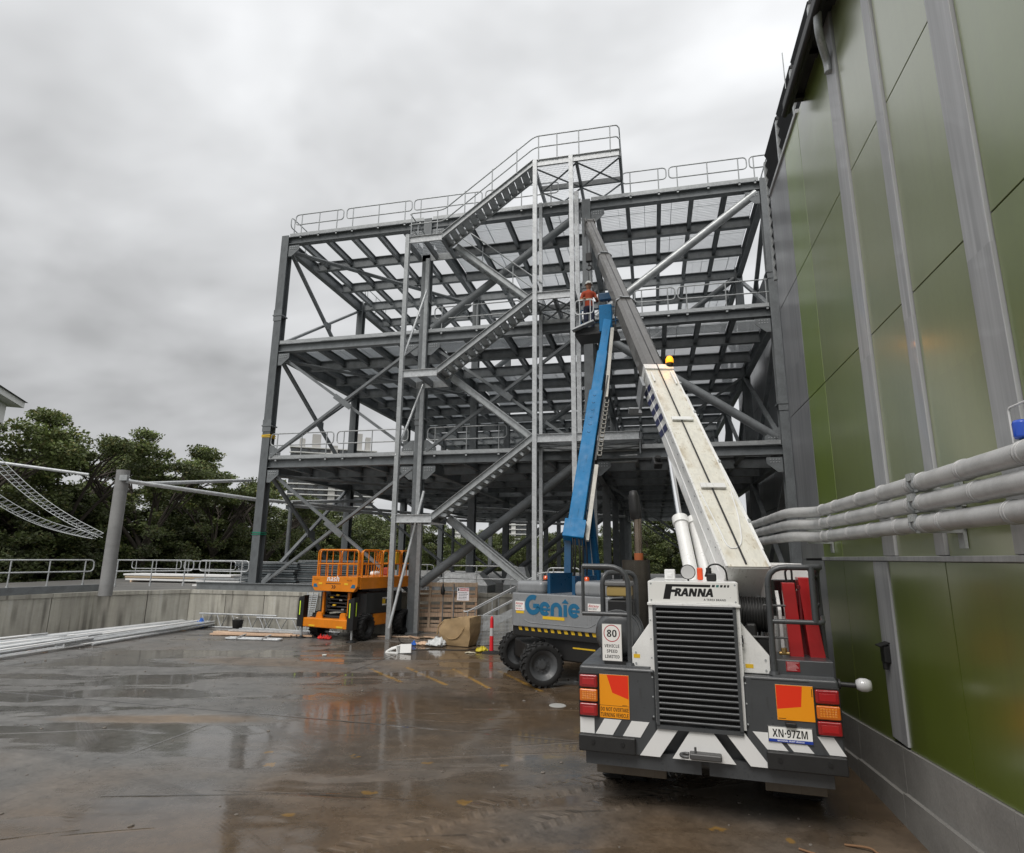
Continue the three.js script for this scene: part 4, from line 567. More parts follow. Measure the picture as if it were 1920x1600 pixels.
  P(t, 'cab_step', rbx(0.72, 1.33, 1.5, 1.66, -0.72, -0.12, 0.012), grey); P(t, 'tap', [tube([0.83, 1.7, -0.3], [0.93, 1.7, -0.3], 0.018, 8), cyl(0.03, 0.03, 0.05, 0.88, 1.73, -0.3, 10)], std([0.45, 0.3, 0.12], 0.35, { metalness: 0.8 }));
  plate(t, 'notice_plate', 0.865, 1.0, 1.545, 1.645, -0.118, canvasMat(256, 190, (x, w, h) => { x.fillStyle = '#8e1018'; x.fillRect(0, 0, w, h); x.fillStyle = '#e8c8c8'; for (let i = 0; i < 7; i++) x.fillRect(20, 20 + i * 23, 216 - ((i * 53) % 70), 6); }));
  P(t, 'red_guard', poly([[0.955, 1.66], [1.085, 1.66], [1.05, 2.44], [0.93, 2.44]], 0.10, 0.006).translate(0, 0, -0.50), MAT.red); P(t, 'red_guard', poly([[1.16, 1.66], [1.30, 1.66], [1.20, 2.50], [1.10, 2.50]], 0.22, 0.006).translate(0, 0, -0.62), MAT.red); P(t, 'guard_channel', bx(1.07, 1.17, 1.66, 2.2, -0.62, -0.58), MAT.redDark);
  P(t, 'valve_block', [rbx(1.06, 1.14, 2.2, 2.36, -0.52, -0.44, 0.01), cyl(0.02, 0.02, 0.34, 1.10, 2.22, -0.42, 10), cyl(0.03, 0.03, 0.04, 1.10, 2.40, -0.42, 10)], MAT.redDark); P(t, 'hose', spline([[0.98, 2.44, -0.45], [0.98, 2.58, -0.44], [1.03, 2.60, -0.44], [1.04, 2.46, -0.44]], 0.012, 20), MAT.black);
  // winch on the right of the hood
  P(t, 'winch_drum', [cyl(0.18, 0.18, 0.34, 0.62, 2.08, -0.55, 26, 0, 0, Math.PI / 2), cyl(0.235, 0.235, 0.03, 0.455, 2.08, -0.55, 28, 0, 0, Math.PI / 2), cyl(0.235, 0.235, 0.03, 0.79, 2.08, -0.55, 28, 0, 0, Math.PI / 2), ...Array.from({ length: 10 }, (_, i) => uvm(new THREE.TorusGeometry(0.185, 0.013, 6, 26)).applyMatrix4(M4(0.49 + i * 0.03, 2.08, -0.55, 0, Math.PI / 2)))], MAT.black);
  P(t, 'winch_mount', [bx(0.46, 0.8, 1.62, 1.82, -0.7, -0.4), rbx(0.5, 0.62, 1.75, 2.0, -0.42, -0.3, 0.03)], MAT.black); P(t, 'winch_guide', [tube([0.5, 1.86, -0.3], [0.93, 1.86, -0.3], 0.012, 8), tube([0.7, 2.2, -0.3], [0.93, 2.2, -0.3], 0.012, 8)], std(0.1, 0.5));
  // right rail cage
  P(t, 'handrail', path([[0.745, 1.5, -0.10], [0.745, 2.62, -0.10], [1.30, 2.62, -0.10], [1.30, 2.62, -0.5], [1.32, 1.5, -0.5]], rl, 12, 0.20), grey); P(t, 'handrail', path([[1.19, 2.62, -0.10], [1.19, 2.05, -0.10]], rl, 12), grey); P(t, 'handrail', path([[0.745, 2.05, -0.10], [1.26, 2.05, -0.10], [1.31, 2.08, -0.4]], rl * 0.8, 10, 0.06), grey);
  P(t, 'loop_handle', path([[1.2, 2.52, -0.18], [1.27, 2.52, -0.3], [1.27, 2.2, -0.3], [1.2, 2.2, -0.18]], 0.018, 8, 0.06, true), MAT.black); P(t, 'rail_foot', cyl(0.06, 0.05, 0.035, 0.745, 1.525, -0.10, 16), grey);
  // side lamp on its arm
  P(t, 'lamp_arm', [tube([1.33, 1.46, -0.06], [1.52, 1.46, -0.03], 0.025, 12), cyl(0.05, 0.05, 0.02, 1.345, 1.46, -0.06, 14, 0, 0, Math.PI / 2)], MAT.black); P(t, 'side_lamp', lathe([[0, -0.075], [0.05, -0.07], [0.065, -0.03], [0.065, 0.02], [0.045, 0.06], [0, 0.07]], 22).applyMatrix4(M4(1.56, 1.47, -0.03, 0, 0, Math.PI / 2)), MAT.bulbGlass);

  // boom: telescoping box sections in one straight line
  const B0 = lc(1.046, 2.331, -7.676), B1 = lc(-1.73, 14.165, -19.416), bm = basis(B0, B1), total = B0.distanceTo(B1);   // x: boom's left/right, y: its upper face
  const flipX = bm;   // columns: x = up × z
  const stain = greyTex(512, (u, v) => { const c = fbm(u * 5, v * 26, 5, 26, 61), d = fbm(u * 22, v * 60, 4, 66, 62), band = Math.exp(-Math.pow((u - 0.48) / 0.22, 2)), k = sstep(0.46, 0.80, c) * band, sp = sstep(0.66, 0.80, d) * (0.3 + 0.7 * band); const base = 0.92 + 0.12 * (d - 0.5); return [base - 0.22 * k - 0.25 * sp, base * 0.985 - 0.27 * k - 0.28 * sp, base * 0.94 - 0.33 * k - 0.31 * sp]; });
  stain.colorSpace = THREE.SRGBColorSpace;
  const topMat = phy([0.86, 0.865, 0.85], 0.45, { clearcoat: 0.2, map: rep(stain, 0.66, 4.2) });
  const w = 0.47, h = 0.54, s1 = 5.24;
  P(t, 'boom_base_section', [poly([[-w / 2, -h * 0.28], [-w * 0.30, -h / 2], [w * 0.30, -h / 2], [w / 2, -h * 0.28], [w / 2, h / 2 - 0.012], [-w / 2, h / 2 - 0.012]], s1 - 0.12, 0.008).translate(0, 0, 0.12)], Wt, bm);
  P(t, 'boom_top_plate', bx(-w / 2 - 0.015, w / 2 + 0.015, h / 2 - 0.001, h / 2 + 0.014, 0.12, s1), topMat, bm);
  P(t, 'boom_side_seam', [bx(-w / 2 - 0.014, -w / 2 - 0.008, 0.02, 0.032, 0.3, s1 - 0.3), bx(w / 2 + 0.008, w / 2 + 0.014, 0.02, 0.032, 0.3, s1 - 0.3)], MAT.whitePlain, bm);
  P(t, 'boom_edge', [bx(-w / 2 - 0.03, -w / 2 - 0.002, h / 2 - 0.03, h / 2 + 0.022, 0.12, s1), bx(w / 2 + 0.002, w / 2 + 0.03, h / 2 - 0.03, h / 2 + 0.022, 0.12, s1)], Wt, bm);
  P(t, 'boom_rope', tube([0.02, h / 2 + 0.03, 0.15], [0.02, h / 2 + 0.05, s1 + 0.1], 0.011, 6), MAT.black, bm);
  for (const s of [1.55, 3.3]) P(t, 'boom_step', [rbx(-0.17, 0.17, h / 2 + 0.03, h / 2 + 0.06, s, s + 0.1, 0.008, 1), bx(-0.165, -0.14, h / 2 + 0.01, h / 2 + 0.04, s + 0.02, s + 0.08), bx(0.14, 0.165, h / 2 + 0.01, h / 2 + 0.04, s + 0.02, s + 0.08)], Wt, bm);
  P(t, 'slack_cable', spline([[-0.22, h / 2 + 0.02, 1.5], [-0.14, h / 2 + 0.02, 0.9], [0.0, h / 2 + 0.02, 0.45], [0.12, h / 2 + 0.02, 0.42], [0.16, h / 2 + 0.02, 0.8], [0.2, h / 2 + 0.02, 1.5]], 0.009, 40), MAT.whitePlain, bm);
  P(t, 'boom_conduit', spline([[-w / 2 - 0.03, h / 2 + 0.02, 0.4], [-w / 2 - 0.045, h / 2 + 0.01, 1.6], [-w / 2 - 0.03, h / 2 + 0.02, 2.8], [-w / 2 - 0.045, h / 2 + 0.01, 4.2]], 0.011, 30), MAT.white, bm);
  P(t, 'boom_collar', [poly([[-w / 2 - 0.025, -h * 0.5], [w / 2 + 0.025, -h * 0.5], [w / 2 + 0.025, h / 2 + 0.04], [-w / 2 - 0.025, h / 2 + 0.04]], 0.16, 0.01).translate(0, 0, s1 - 0.1), bx(-0.2, -0.17, h / 2 + 0.03, h / 2 + 0.05, s1 - 0.7, s1 - 0.2), bx(0.17, 0.2, h / 2 + 0.03, h / 2 + 0.05, s1 - 0.6, s1 - 0.25)], Wt, bm);
  const navy = std([0.015, 0.02, 0.09], 0.45);
  for (let i = 0; i < 5; i++) { const s = s1 - 0.3 - i * 0.34, x = w / 2 + 0.009; const g = poly([[0, -h * 0.24], [0.17, -h * 0.24], [0.17 - 0.28, h * 0.44], [-0.28, h * 0.44]].map(([a, b]) => [a, b]), 0.004).applyMatrix4(new THREE.Matrix4().makeBasis(V(0, 0, 1), V(0, 1, 0), V(-1, 0, 0)).setPosition(x + 0.004, -0.02, s - 0.1)); P(t, 'boom_stripe', g, navy, bm); }
  const dark = phy([0.125, 0.12, 0.113], 0.5, { clearcoat: 0.2, map: rep(tStreak, 0.5, 3), roughnessMap: rep(tRough, 0.6) });
  [[0.40, 0.45, 5.1, 9.1], [0.36, 0.40, 9.0, 12.95], [0.32, 0.35, 12.85, total]].forEach(([bw, bh, a, b], i) => {
    P(t, 'boom_inner_section', poly([[-bw / 2, -bh * 0.3], [-bw * 0.28, -bh / 2], [bw * 0.28, -bh / 2], [bw / 2, -bh * 0.3], [bw / 2, bh * 0.34], [bw * 0.34, bh / 2], [-bw * 0.34, bh / 2], [-bw / 2, bh * 0.34]], b - a, 0.004).translate(0, 0, a), dark, bm);
    P(t, 'section_seam', [bx(-0.012, 0.012, bh / 2, bh / 2 + 0.008, a, b - 0.05)], MAT.black, bm);
    if (i < 2) P(t, 'section_collar', [poly([[-bw / 2 - 0.03, -bh / 2], [bw / 2 + 0.03, -bh / 2], [bw / 2 + 0.03, bh * 0.4], [bw * 0.2, bh / 2 + 0.05], [-bw * 0.2, bh / 2 + 0.05], [-bw / 2 - 0.03, bh * 0.4]], 0.05).translate(0, 0, b - 0.05), cyl(0.03, 0.03, 0.06, bw * 0.3, bh / 2 + 0.03, b - 0.02, 10)], MAT.lightGrey, bm);
  });
  for (const s of [0.9, 2.2, 3.6, 4.6]) P(t, 'conduit_clip', box(0.03, 0.05, 0.05, -w / 2 - 0.03, h / 2 + 0.015, s), MAT.galv, bm);
  for (let i = 0; i < 14; i++) P(t, 'edge_bolt', cyl(0.011, 0.011, 0.014, w / 2 + 0.012, h * 0.36, 0.2 + i * 0.33, 6, 0, 0, Math.PI / 2), MAT.galv, bm);
  P(t, 'wear_mark', [bx(-0.06, 0.04, 0.226, 0.2275, 5.9, 6.4), bx(-0.1, -0.02, 0.226, 0.2275, 6.9, 7.6)], std([0.06, 0.055, 0.05], 0.7), bm).userData.kind = 'stuff';
  // boom head, sheave, rope and hook block
  P(t, 'boom_head', [bx(-0.17, -0.14, -0.34, 0.22, total - 0.1, total + 0.3), bx(0.14, 0.17, -0.34, 0.22, total - 0.1, total + 0.3), cyl(0.15, 0.15, 0.2, 0, -0.18, total + 0.12, 22, 0, 0, Math.PI / 2), cyl(0.1, 0.1, 0.2, 0, 0.14, total + 0.1, 20, 0, 0, Math.PI / 2)], dark, bm);
  const tip = V(0, -0.30, total + 0.2).applyMatrix4(bm), hk = tip.clone().add(V(0, -0.95, 0));
  for (const dx of [-0.06, 0.06]) P(t, 'hoist_rope', tube(tip.clone().add(V(dx, 0, 0)), hk.clone().add(V(dx, 0.15, 0)), 0.012, 6), MAT.black);
  P(t, 'hook_block', [rbx(hk.x - 0.11, hk.x + 0.11, hk.y - 0.16, hk.y + 0.18, hk.z - 0.07, hk.z + 0.07, 0.03), cyl(0.03, 0.03, 0.16, hk.x, hk.y - 0.22, hk.z, 12)], MAT.black); P(t, 'hook', uvm(new THREE.TorusGeometry(0.09, 0.028, 10, 24, Math.PI * 1.55)).applyMatrix4(M4(hk.x, hk.y - 0.38, hk.z, 0, 0, -Math.PI * 0.9)), MAT.black);
  for (const [dx, dz] of [[-0.05, 0.02], [0.06, -0.02]]) P(t, 'sling', spline([hk.clone().add(V(0, -0.46, 0)), hk.clone().add(V(dx, -1.3, dz)), hk.clone().add(V(dx * 1.6, -2.1, dz * 2))], 0.014, 20), dx < 0 ? MAT.black : MAT.galv);
  // folded fly jib hardware under the collar
  P(t, 'jib_bracket', [box(0.05, 0.5, 0.35, w / 2 + 0.1, -0.1, s1 - 0.3), box(0.22, 0.05, 0.2, w / 2 + 0.2, -0.38, s1 - 0.5), box(0.18, 0.12, 0.04, w / 2 + 0.26, -0.3, s1 - 0.62)], MAT.lightGrey, bm);
  P(t, 'auxiliary_hook', [cyl(0.05, 0.05, 0.18, w / 2 + 0.05, -0.52, s1 - 1.9, 12), rbx(w / 2 - 0.02, w / 2 + 0.12, -0.62, -0.5, s1 - 2.0, s1 - 1.8, 0.02)], MAT.black, bm);
  // pivot plates and hoist rams
  for (const x of [-0.36, 0.36]) P(t, 'pivot_plate', poly([[-0.5, -0.9], [0.55, -0.9], [0.35, 0.1], [0.1, 0.32], [-0.15, 0.3], [-0.42, 0.0]], 0.03, 0.004).applyMatrix4(new THREE.Matrix4().makeBasis(V(0, 0, -1), V(0, 1, 0), V(1, 0, 0))).translate(B0.x + x - 0.02, B0.y - 0.2, B0.z - 0.55), Wt);
  const ram = (bx0, by0, bz0, mid, top) => { const a = lc(bx0, by0, bz0), m = lc(...mid), e = V(top, -h / 2 + 0.06, 3.3).applyMatrix4(bm); P(t, 'ram_barrel', between(prof.chs(0.088, 24), a, m), Wt); P(t, 'ram_gland', between(prof.chs(0.108, 24), m.clone().lerp(a, 0.07), m), Wt); P(t, 'ram_rod', between(prof.chs(0.042, 18), m, e), MAT.chrome); };
  ram(...RAM1); ram(...RAM2);
  // rotating beacon on the boom
  const bp = V(-w / 2 + 0.02, h / 2 + 0.12, s1 + 0.08).applyMatrix4(bm), bw2 = bp.clone().applyMatrix4(inv.clone().invert());
  P(t, 'beacon_base', cyl(0.06, 0.07, 0.06, bp.x, bp.y - 0.08, bp.z, 18), MAT.black);
  const bl = P(t, 'beacon_lens', lathe([[0, 0.09], [0.045, 0.08], [0.07, 0.03], [0.072, -0.05], [0, -0.05]], 20).translate(bp.x, bp.y, bp.z), new THREE.MeshStandardMaterial({ color: lin(0.9, 0.25, 0.01), emissive: lin(1, 0.42, 0.02), emissiveIntensity: 1.1, roughness: 0.3 }));
  bl.castShadow = false; const pl = new THREE.PointLight(lin(1, 0.42, 0.04), 0.1, 0, 2); pl.position.copy(bp).add(V(0, 0, 0.12)); pl.castShadow = true; pl.shadow.radius = 3; t.add(pl); pl.name = 'beacon_light';
}

// ---------- blue articulated boom lift ----------
{
  const t = thing('boom_lift', 'grey and blue articulated boom lift with big blue lettering on its tail', 'boom lift', [-1.5, 0, -15.0]);
  const ch = M4(-0.05, 0, -0.1, 0, R(27)), mk = (yawDeg, x, z) => M4(x, 0, z, 0, R(yawDeg));
  // chassis: its axle points 27 degrees right of the camera line
  const cm = M4(-0.05, 0, -0.1, 0, R(27)), hx = 1.5, hz = 1.02;
  P(t, 'chassis', [rbx(-1.7, 1.7, 0.42, 0.82, -0.55, 0.55, 0.05), rbx(-1.62, -1.38, 0.36, 0.55, -0.95, 0.95, 0.03), rbx(1.38, 1.62, 0.36, 0.55, -0.95, 0.95, 0.03), cyl(0.55, 0.6, 0.3, 0, 0.92, 0, 30)], MAT.black, cm);
  const [tg, hg] = tyre(0.45, 0.36, 20, 0.68);
  for (const [x, z] of [[-hx, hz], [-hx, -hz], [hx, hz], [hx, -hz]]) { const m = cm.clone().multiply(M4(x, 0.45, z, 0, z > 0 ? -Math.PI / 2 : Math.PI / 2)); const w = P(t, 'wheel', tg, MAT.rubber, m); P(w, 'rim', hg, std([0.10, 0.105, 0.11], 0.5, mot(0.5)), m); }
  // turret: tail face toward the camera, turned 25 degrees; local x along the face, z out of it
  const a = R(25), fm = new THREE.Matrix4().makeBasis(V(Math.cos(a), 0, Math.sin(a)), V(0, 1, 0), V(-Math.sin(a), 0, Math.cos(a))).setPosition(-2.65 + 1.5, 0, -13.8 + 15.0);
  const outline = (dz) => { const l = []; const x0 = -0.66, x1 = 1.98, r = 0.15; l.push([x0, -2.6]); l.push(...arc(x0 + r, dz - r, r, 180, 90, 10)); l.push(...arc(x1 - r, dz - r, r, 90, 0, 10)); l.push([x1, -2.6]); return l; };
  const slab = (y0, y1, dz, bevel) => poly(outline(dz).map(([x, z]) => [x, -z]), y1 - y0 - 2 * bevel, bevel).applyMatrix4(new THREE.Matrix4().makeBasis(V(1, 0, 0), V(0, 0, -1), V(0, 1, 0))).translate(0, y0 + bevel, 0);
  P(t, 'counterweight', slab(1.17, 1.9, 0, 0.02), MAT.lightGrey, fm);
  const hoodR = 0.10;
  P(t, 'engine_cover', [rbx(-0.60, 0.17, 1.88, 2.17, -2.4, -0.10, hoodR, 4)], MAT.lightGrey, fm); P(t, 'engine_cover', [rbx(0.99, 1.92, 1.88, 2.20, -2.4, -0.10, hoodR, 4)], MAT.lightGrey, fm);
  P(t, 'turret_belly', slab(0.96, 1.165, -0.05, 0.02), MAT.black, fm); P(t, 'turret_skirt', [rbx(0.2, 1.9, 0.52, 0.98, -1.4, -0.12, 0.04)], MAT.black, fm);
  P(t, 'panel_crease', path([[-0.25, 1.33, 0.021], [-0.1, 1.27, 0.021], [1.45, 1.27, 0.021], [1.6, 1.36, 0.021]], 0.008, 6, 0.1), MAT.lightGrey, fm);
  for (let i = 0; i < 13; i++) { const x = -0.45 + i * 0.175; P(t, 'hazard_mark', poly([[x, 1.165], [x + 0.085, 1.165], [x + 0.115, 1.09], [x + 0.03, 1.09]], 0.004).translate(0, 0, -0.029), MAT.yellow, fm); }
  P(t, 'yellow_mark', [bx(0.95, 1.5, 0.80, 0.83, -0.115, -0.112)], MAT.yellow, fm);
  // painted name on the tail
  const nm = M4(-0.22, 1.455, 0.0225), L2 = (g, k = 0.004) => g; const bw = 0.105;
  const word = fm.clone().multiply(nm);
  P(t, 'letter', [stroke(arc(0.215, 0.205, 0.165, 62, 345, 26), bw), stroke([[0.22, 0.185], [0.385, 0.185]], 0.09)], MAT.blueLetter, word.clone().multiply(M4(0, 0, 0)));
  const eLet = (x) => P(t, 'letter', [stroke(arc(x + 0.135, 0.135, 0.105, 20, 320, 22), 0.088), stroke([[x + 0.06, 0.125], [x + 0.275, 0.125]], 0.05)], MAT.blueLetter, word);
  eLet(0.40); P(t, 'letter', [stroke([[0.735, 0.0], [0.735, 0.135], ...arc(0.84, 0.135, 0.105, 180, 0, 14), [0.945, 0.0]], 0.088)], MAT.blueLetter, word);
  P(t, 'letter', [bx(1.03, 1.118, 0.0, 0.245, 0, 0.005), poly([[0.985, 0.275], [1.163, 0.275], [1.075, 0.365]], 0.005)], MAT.blueLetter, word); eLet(1.16);
  P(t, 'underline', bx(0.48, 1.05, -0.085, -0.02, 0, 0.004), MAT.yellow, word);
  const sticker = () => canvasMat(256, 170, (x, w, h) => { x.fillStyle = '#efeeea'; x.fillRect(0, 0, w, h); x.fillStyle = '#b3222c'; x.font = 'bold italic 62px sans-serif'; x.save(); x.transform(0.95, 0, -0.15, 1, 14, 0); x.fillText('Botany', 0, 62); x.restore(); x.fillStyle = '#16161a'; x.font = 'bold 44px sans-serif'; x.fillText('ACCESS', 12, 106); x.fillStyle = '#b3222c'; x.font = 'bold 40px sans-serif'; x.save(); x.scale(0.8, 1); x.fillText('1300 552 912', 12, 152); x.restore(); });
  plate(t, 'sticker', -0.50, -0.24, 1.52, 1.72, 0.021, sticker(), fm); P(t, 'sticker_band', bx(-0.48, -0.26, 1.455, 1.51, 0.0205, 0.0245), MAT.yellow, fm); plate(t, 'sticker', 1.42, 1.74, 1.56, 1.76, 0.021, sticker(), fm);
  for (const x of [0.02, 1.12]) { const b = P(t, 'beacon', lathe([[0, 0.1], [0.05, 0.09], [0.06, 0.02], [0.06, 0], [0, 0]], 16).translate(x, 2.19, -0.45), phy([0.75, 0.10, 0.01], 0.2, { clearcoat: 1 }), fm); P(b, 'beacon_base', cyl(0.07, 0.09, 0.07, x, 2.15, -0.45, 16), MAT.black, fm); }
  // riser and boom in scene coordinates relative to the group
  const g0 = (x, y, z) => [x + 1.5, y, z + 15.0];
  P(t, 'turret_frame', [bx(0.2, 0.28, 1.7, 2.35, -1.2, -0.25), bx(0.86, 0.94, 1.7, 2.3, -1.2, -0.25)], MAT.blueDark, fm); P(t, 'turret_floor', bx(0.18, 0.98, 1.84, 1.895, -2.0, -0.08), MAT.blueDark, fm);
  P(t, 'riser', [between(prof.rhs(0.16, 0.22), g0(-2.02, 1.8, -14.8), g0(-2.02, 3.4, -15.05))], MAT.blueDark); P(t, 'riser', between(prof.rhs(0.12, 0.18), g0(-1.50, 1.7, -15.0), g0(-1.62, 3.5, -15.15)), MAT.blueDark); P(t, 'riser_link', between(prof.rhs(0.1, 0.14), g0(-1.3, 1.8, -15.3), g0(-1.5, 3.9, -15.4)), MAT.blueDark);
  const hr = rng(3); for (let i = 0; i < 7; i++) { const x = -1.93 + i * 0.05; P(t, 'hose', spline([g0(x, 3.45, -14.82), g0(x + hr() * 0.1, 3.0 - hr() * 0.2, -14.7), g0(x - 0.02 + hr() * 0.12, 2.5, -14.75), g0(x + hr() * 0.1 - 0.05, 2.0, -14.9)], 0.018, 18, 6), MAT.black); }
  const b0 = V(...g0(-1.86, 3.22, -14.95)), b1 = V(...g0(-1.08, 10.35, -18.3)), bm = basis(b0, b1, V(0, 0, 1)), T = b0.distanceTo(b1);   // y of the boom faces the camera
  P(t, 'boom_knuckle', [poly([[-0.24, -0.2], [0.24, -0.2], [0.24, 0.22], [-0.24, 0.22]], 0.45, 0.02).translate(0, 0, -0.12)], MAT.blue, bm);
  P(t, 'main_boom', [rbx(-0.19, 0.19, -0.2, 0.2, 0.2, 4.55, 0.02)], MAT.blue, bm); P(t, 'boom_extension', [rbx(-0.15, 0.15, -0.16, 0.16, 4.3, 6.15, 0.02)], MAT.blue, bm); P(t, 'boom_tip', [rbx(-0.125, 0.125, -0.12, 0.12, 5.9, T, 0.02)], MAT.blue, bm);
  for (let i = 0; i < 6; i++) P(t, 'boom_cover_mark', [uvm(new THREE.TorusGeometry(0.035, 0.008, 6, 14, Math.PI)).translate(0.0, 0, 0).applyMatrix4(M4(0.02, 0.2, 3.05 + i * 0.26, -Math.PI / 2))], MAT.blueDark, bm);
  // energy chain and jib cylinder along the right side
  const right = Math.sign(V(1, 0, 0).dot(new THREE.Vector3().setFromMatrixColumn(bm, 0))) || 1;
  P(t, 'chain_tray', [bx(right * 0.24, right * 0.28, -0.12, 0.12, 2.2, 5.2)], MAT.black, bm);
  for (let i = 0; i < 13; i++) P(t, 'chain_link', [bx(right * 0.28, right * 0.40, 0.06, 0.12, 2.35 + i * 0.15, 2.38 + i * 0.15), bx(right * 0.28, right * 0.30, 0.05, 0.12, 2.35 + i * 0.15, 2.48 + i * 0.15), bx(right * 0.38, right * 0.40, 0.05, 0.12, 2.35 + i * 0.15, 2.48 + i * 0.15)], std([0.22, 0.21, 0.18], 0.5), bm);
  { const ct = std([0.55, 0.53, 0.47], 0.5, mot(0.8)); P(t, 'cable_tube', bar([right * 0.32, 0.02, -0.1], [right * 0.30, 0.02, 2.1], 0.10, 0.08), ct, bm); P(t, 'cable_tube', bar([right * 0.30, 0.06, 4.4], [right * 0.19, 0.06, 7.2], 0.10, 0.08), ct, bm); }
  // basket at the top
  const bk = g0(-1.42, 9.78, -18.62), bM = M4(bk[0], bk[1], bk[2], 0, R(-6));
  P(t, 'basket_floor', [rbx(-0.72, 0.62, -0.12, 0.0, -0.42, 0.42, 0.02), bx(-0.72, 0.62, 0, 0.14, 0.40, 0.42)], MAT.black, bM);
  P(t, 'basket_rail', [path([[-0.70, 1.1, 0.4], [-0.10, 1.1, 0.4], [-0.10, 0.62, 0.4], [-0.70, 0.62, 0.4]], 0.022, 8, 0.12, true), tube([-0.55, 0, 0.4], [-0.55, 1.1, 0.4], 0.02, 8), tube([-0.2, 0, 0.4], [-0.2, 1.1, 0.4], 0.02, 8)], MAT.galvLight, bM);
  P(t, 'basket_rail', [path([[-0.70, 1.1, -0.4], [0.6, 1.1, -0.4], [0.6, 0.6, -0.4], [-0.70, 0.6, -0.4]], 0.022, 8, 0.12, true), tube([0.6, 0, 0.4], [0.6, 1.1, 0.4], 0.02, 8), tube([-0.70, 0, -0.4], [-0.70, 1.1, -0.4], 0.02, 8)], MAT.blueDark, bM);
  P(t, 'control_box', rbx(0.1, 0.5, 1.0, 1.25, 0.28, 0.46, 0.03), MAT.blueDark, bM); P(t, 'basket_mount', [rbx(0.1, 0.5, -0.1, 0.8, 0.40, 0.55, 0.03)], MAT.blue, bM); P(t, 'toe_board', box(0.75, 0.05, 0.24, -0.42, 0.16, 0.52, 0, 0, 0.32), MAT.galvLight, bM);
  // operator
  const p = personFigure(); p.position.set(-1.42 - 0.32, 9.80, -18.62 + 0.02); p.rotation.y = R(15); 
}
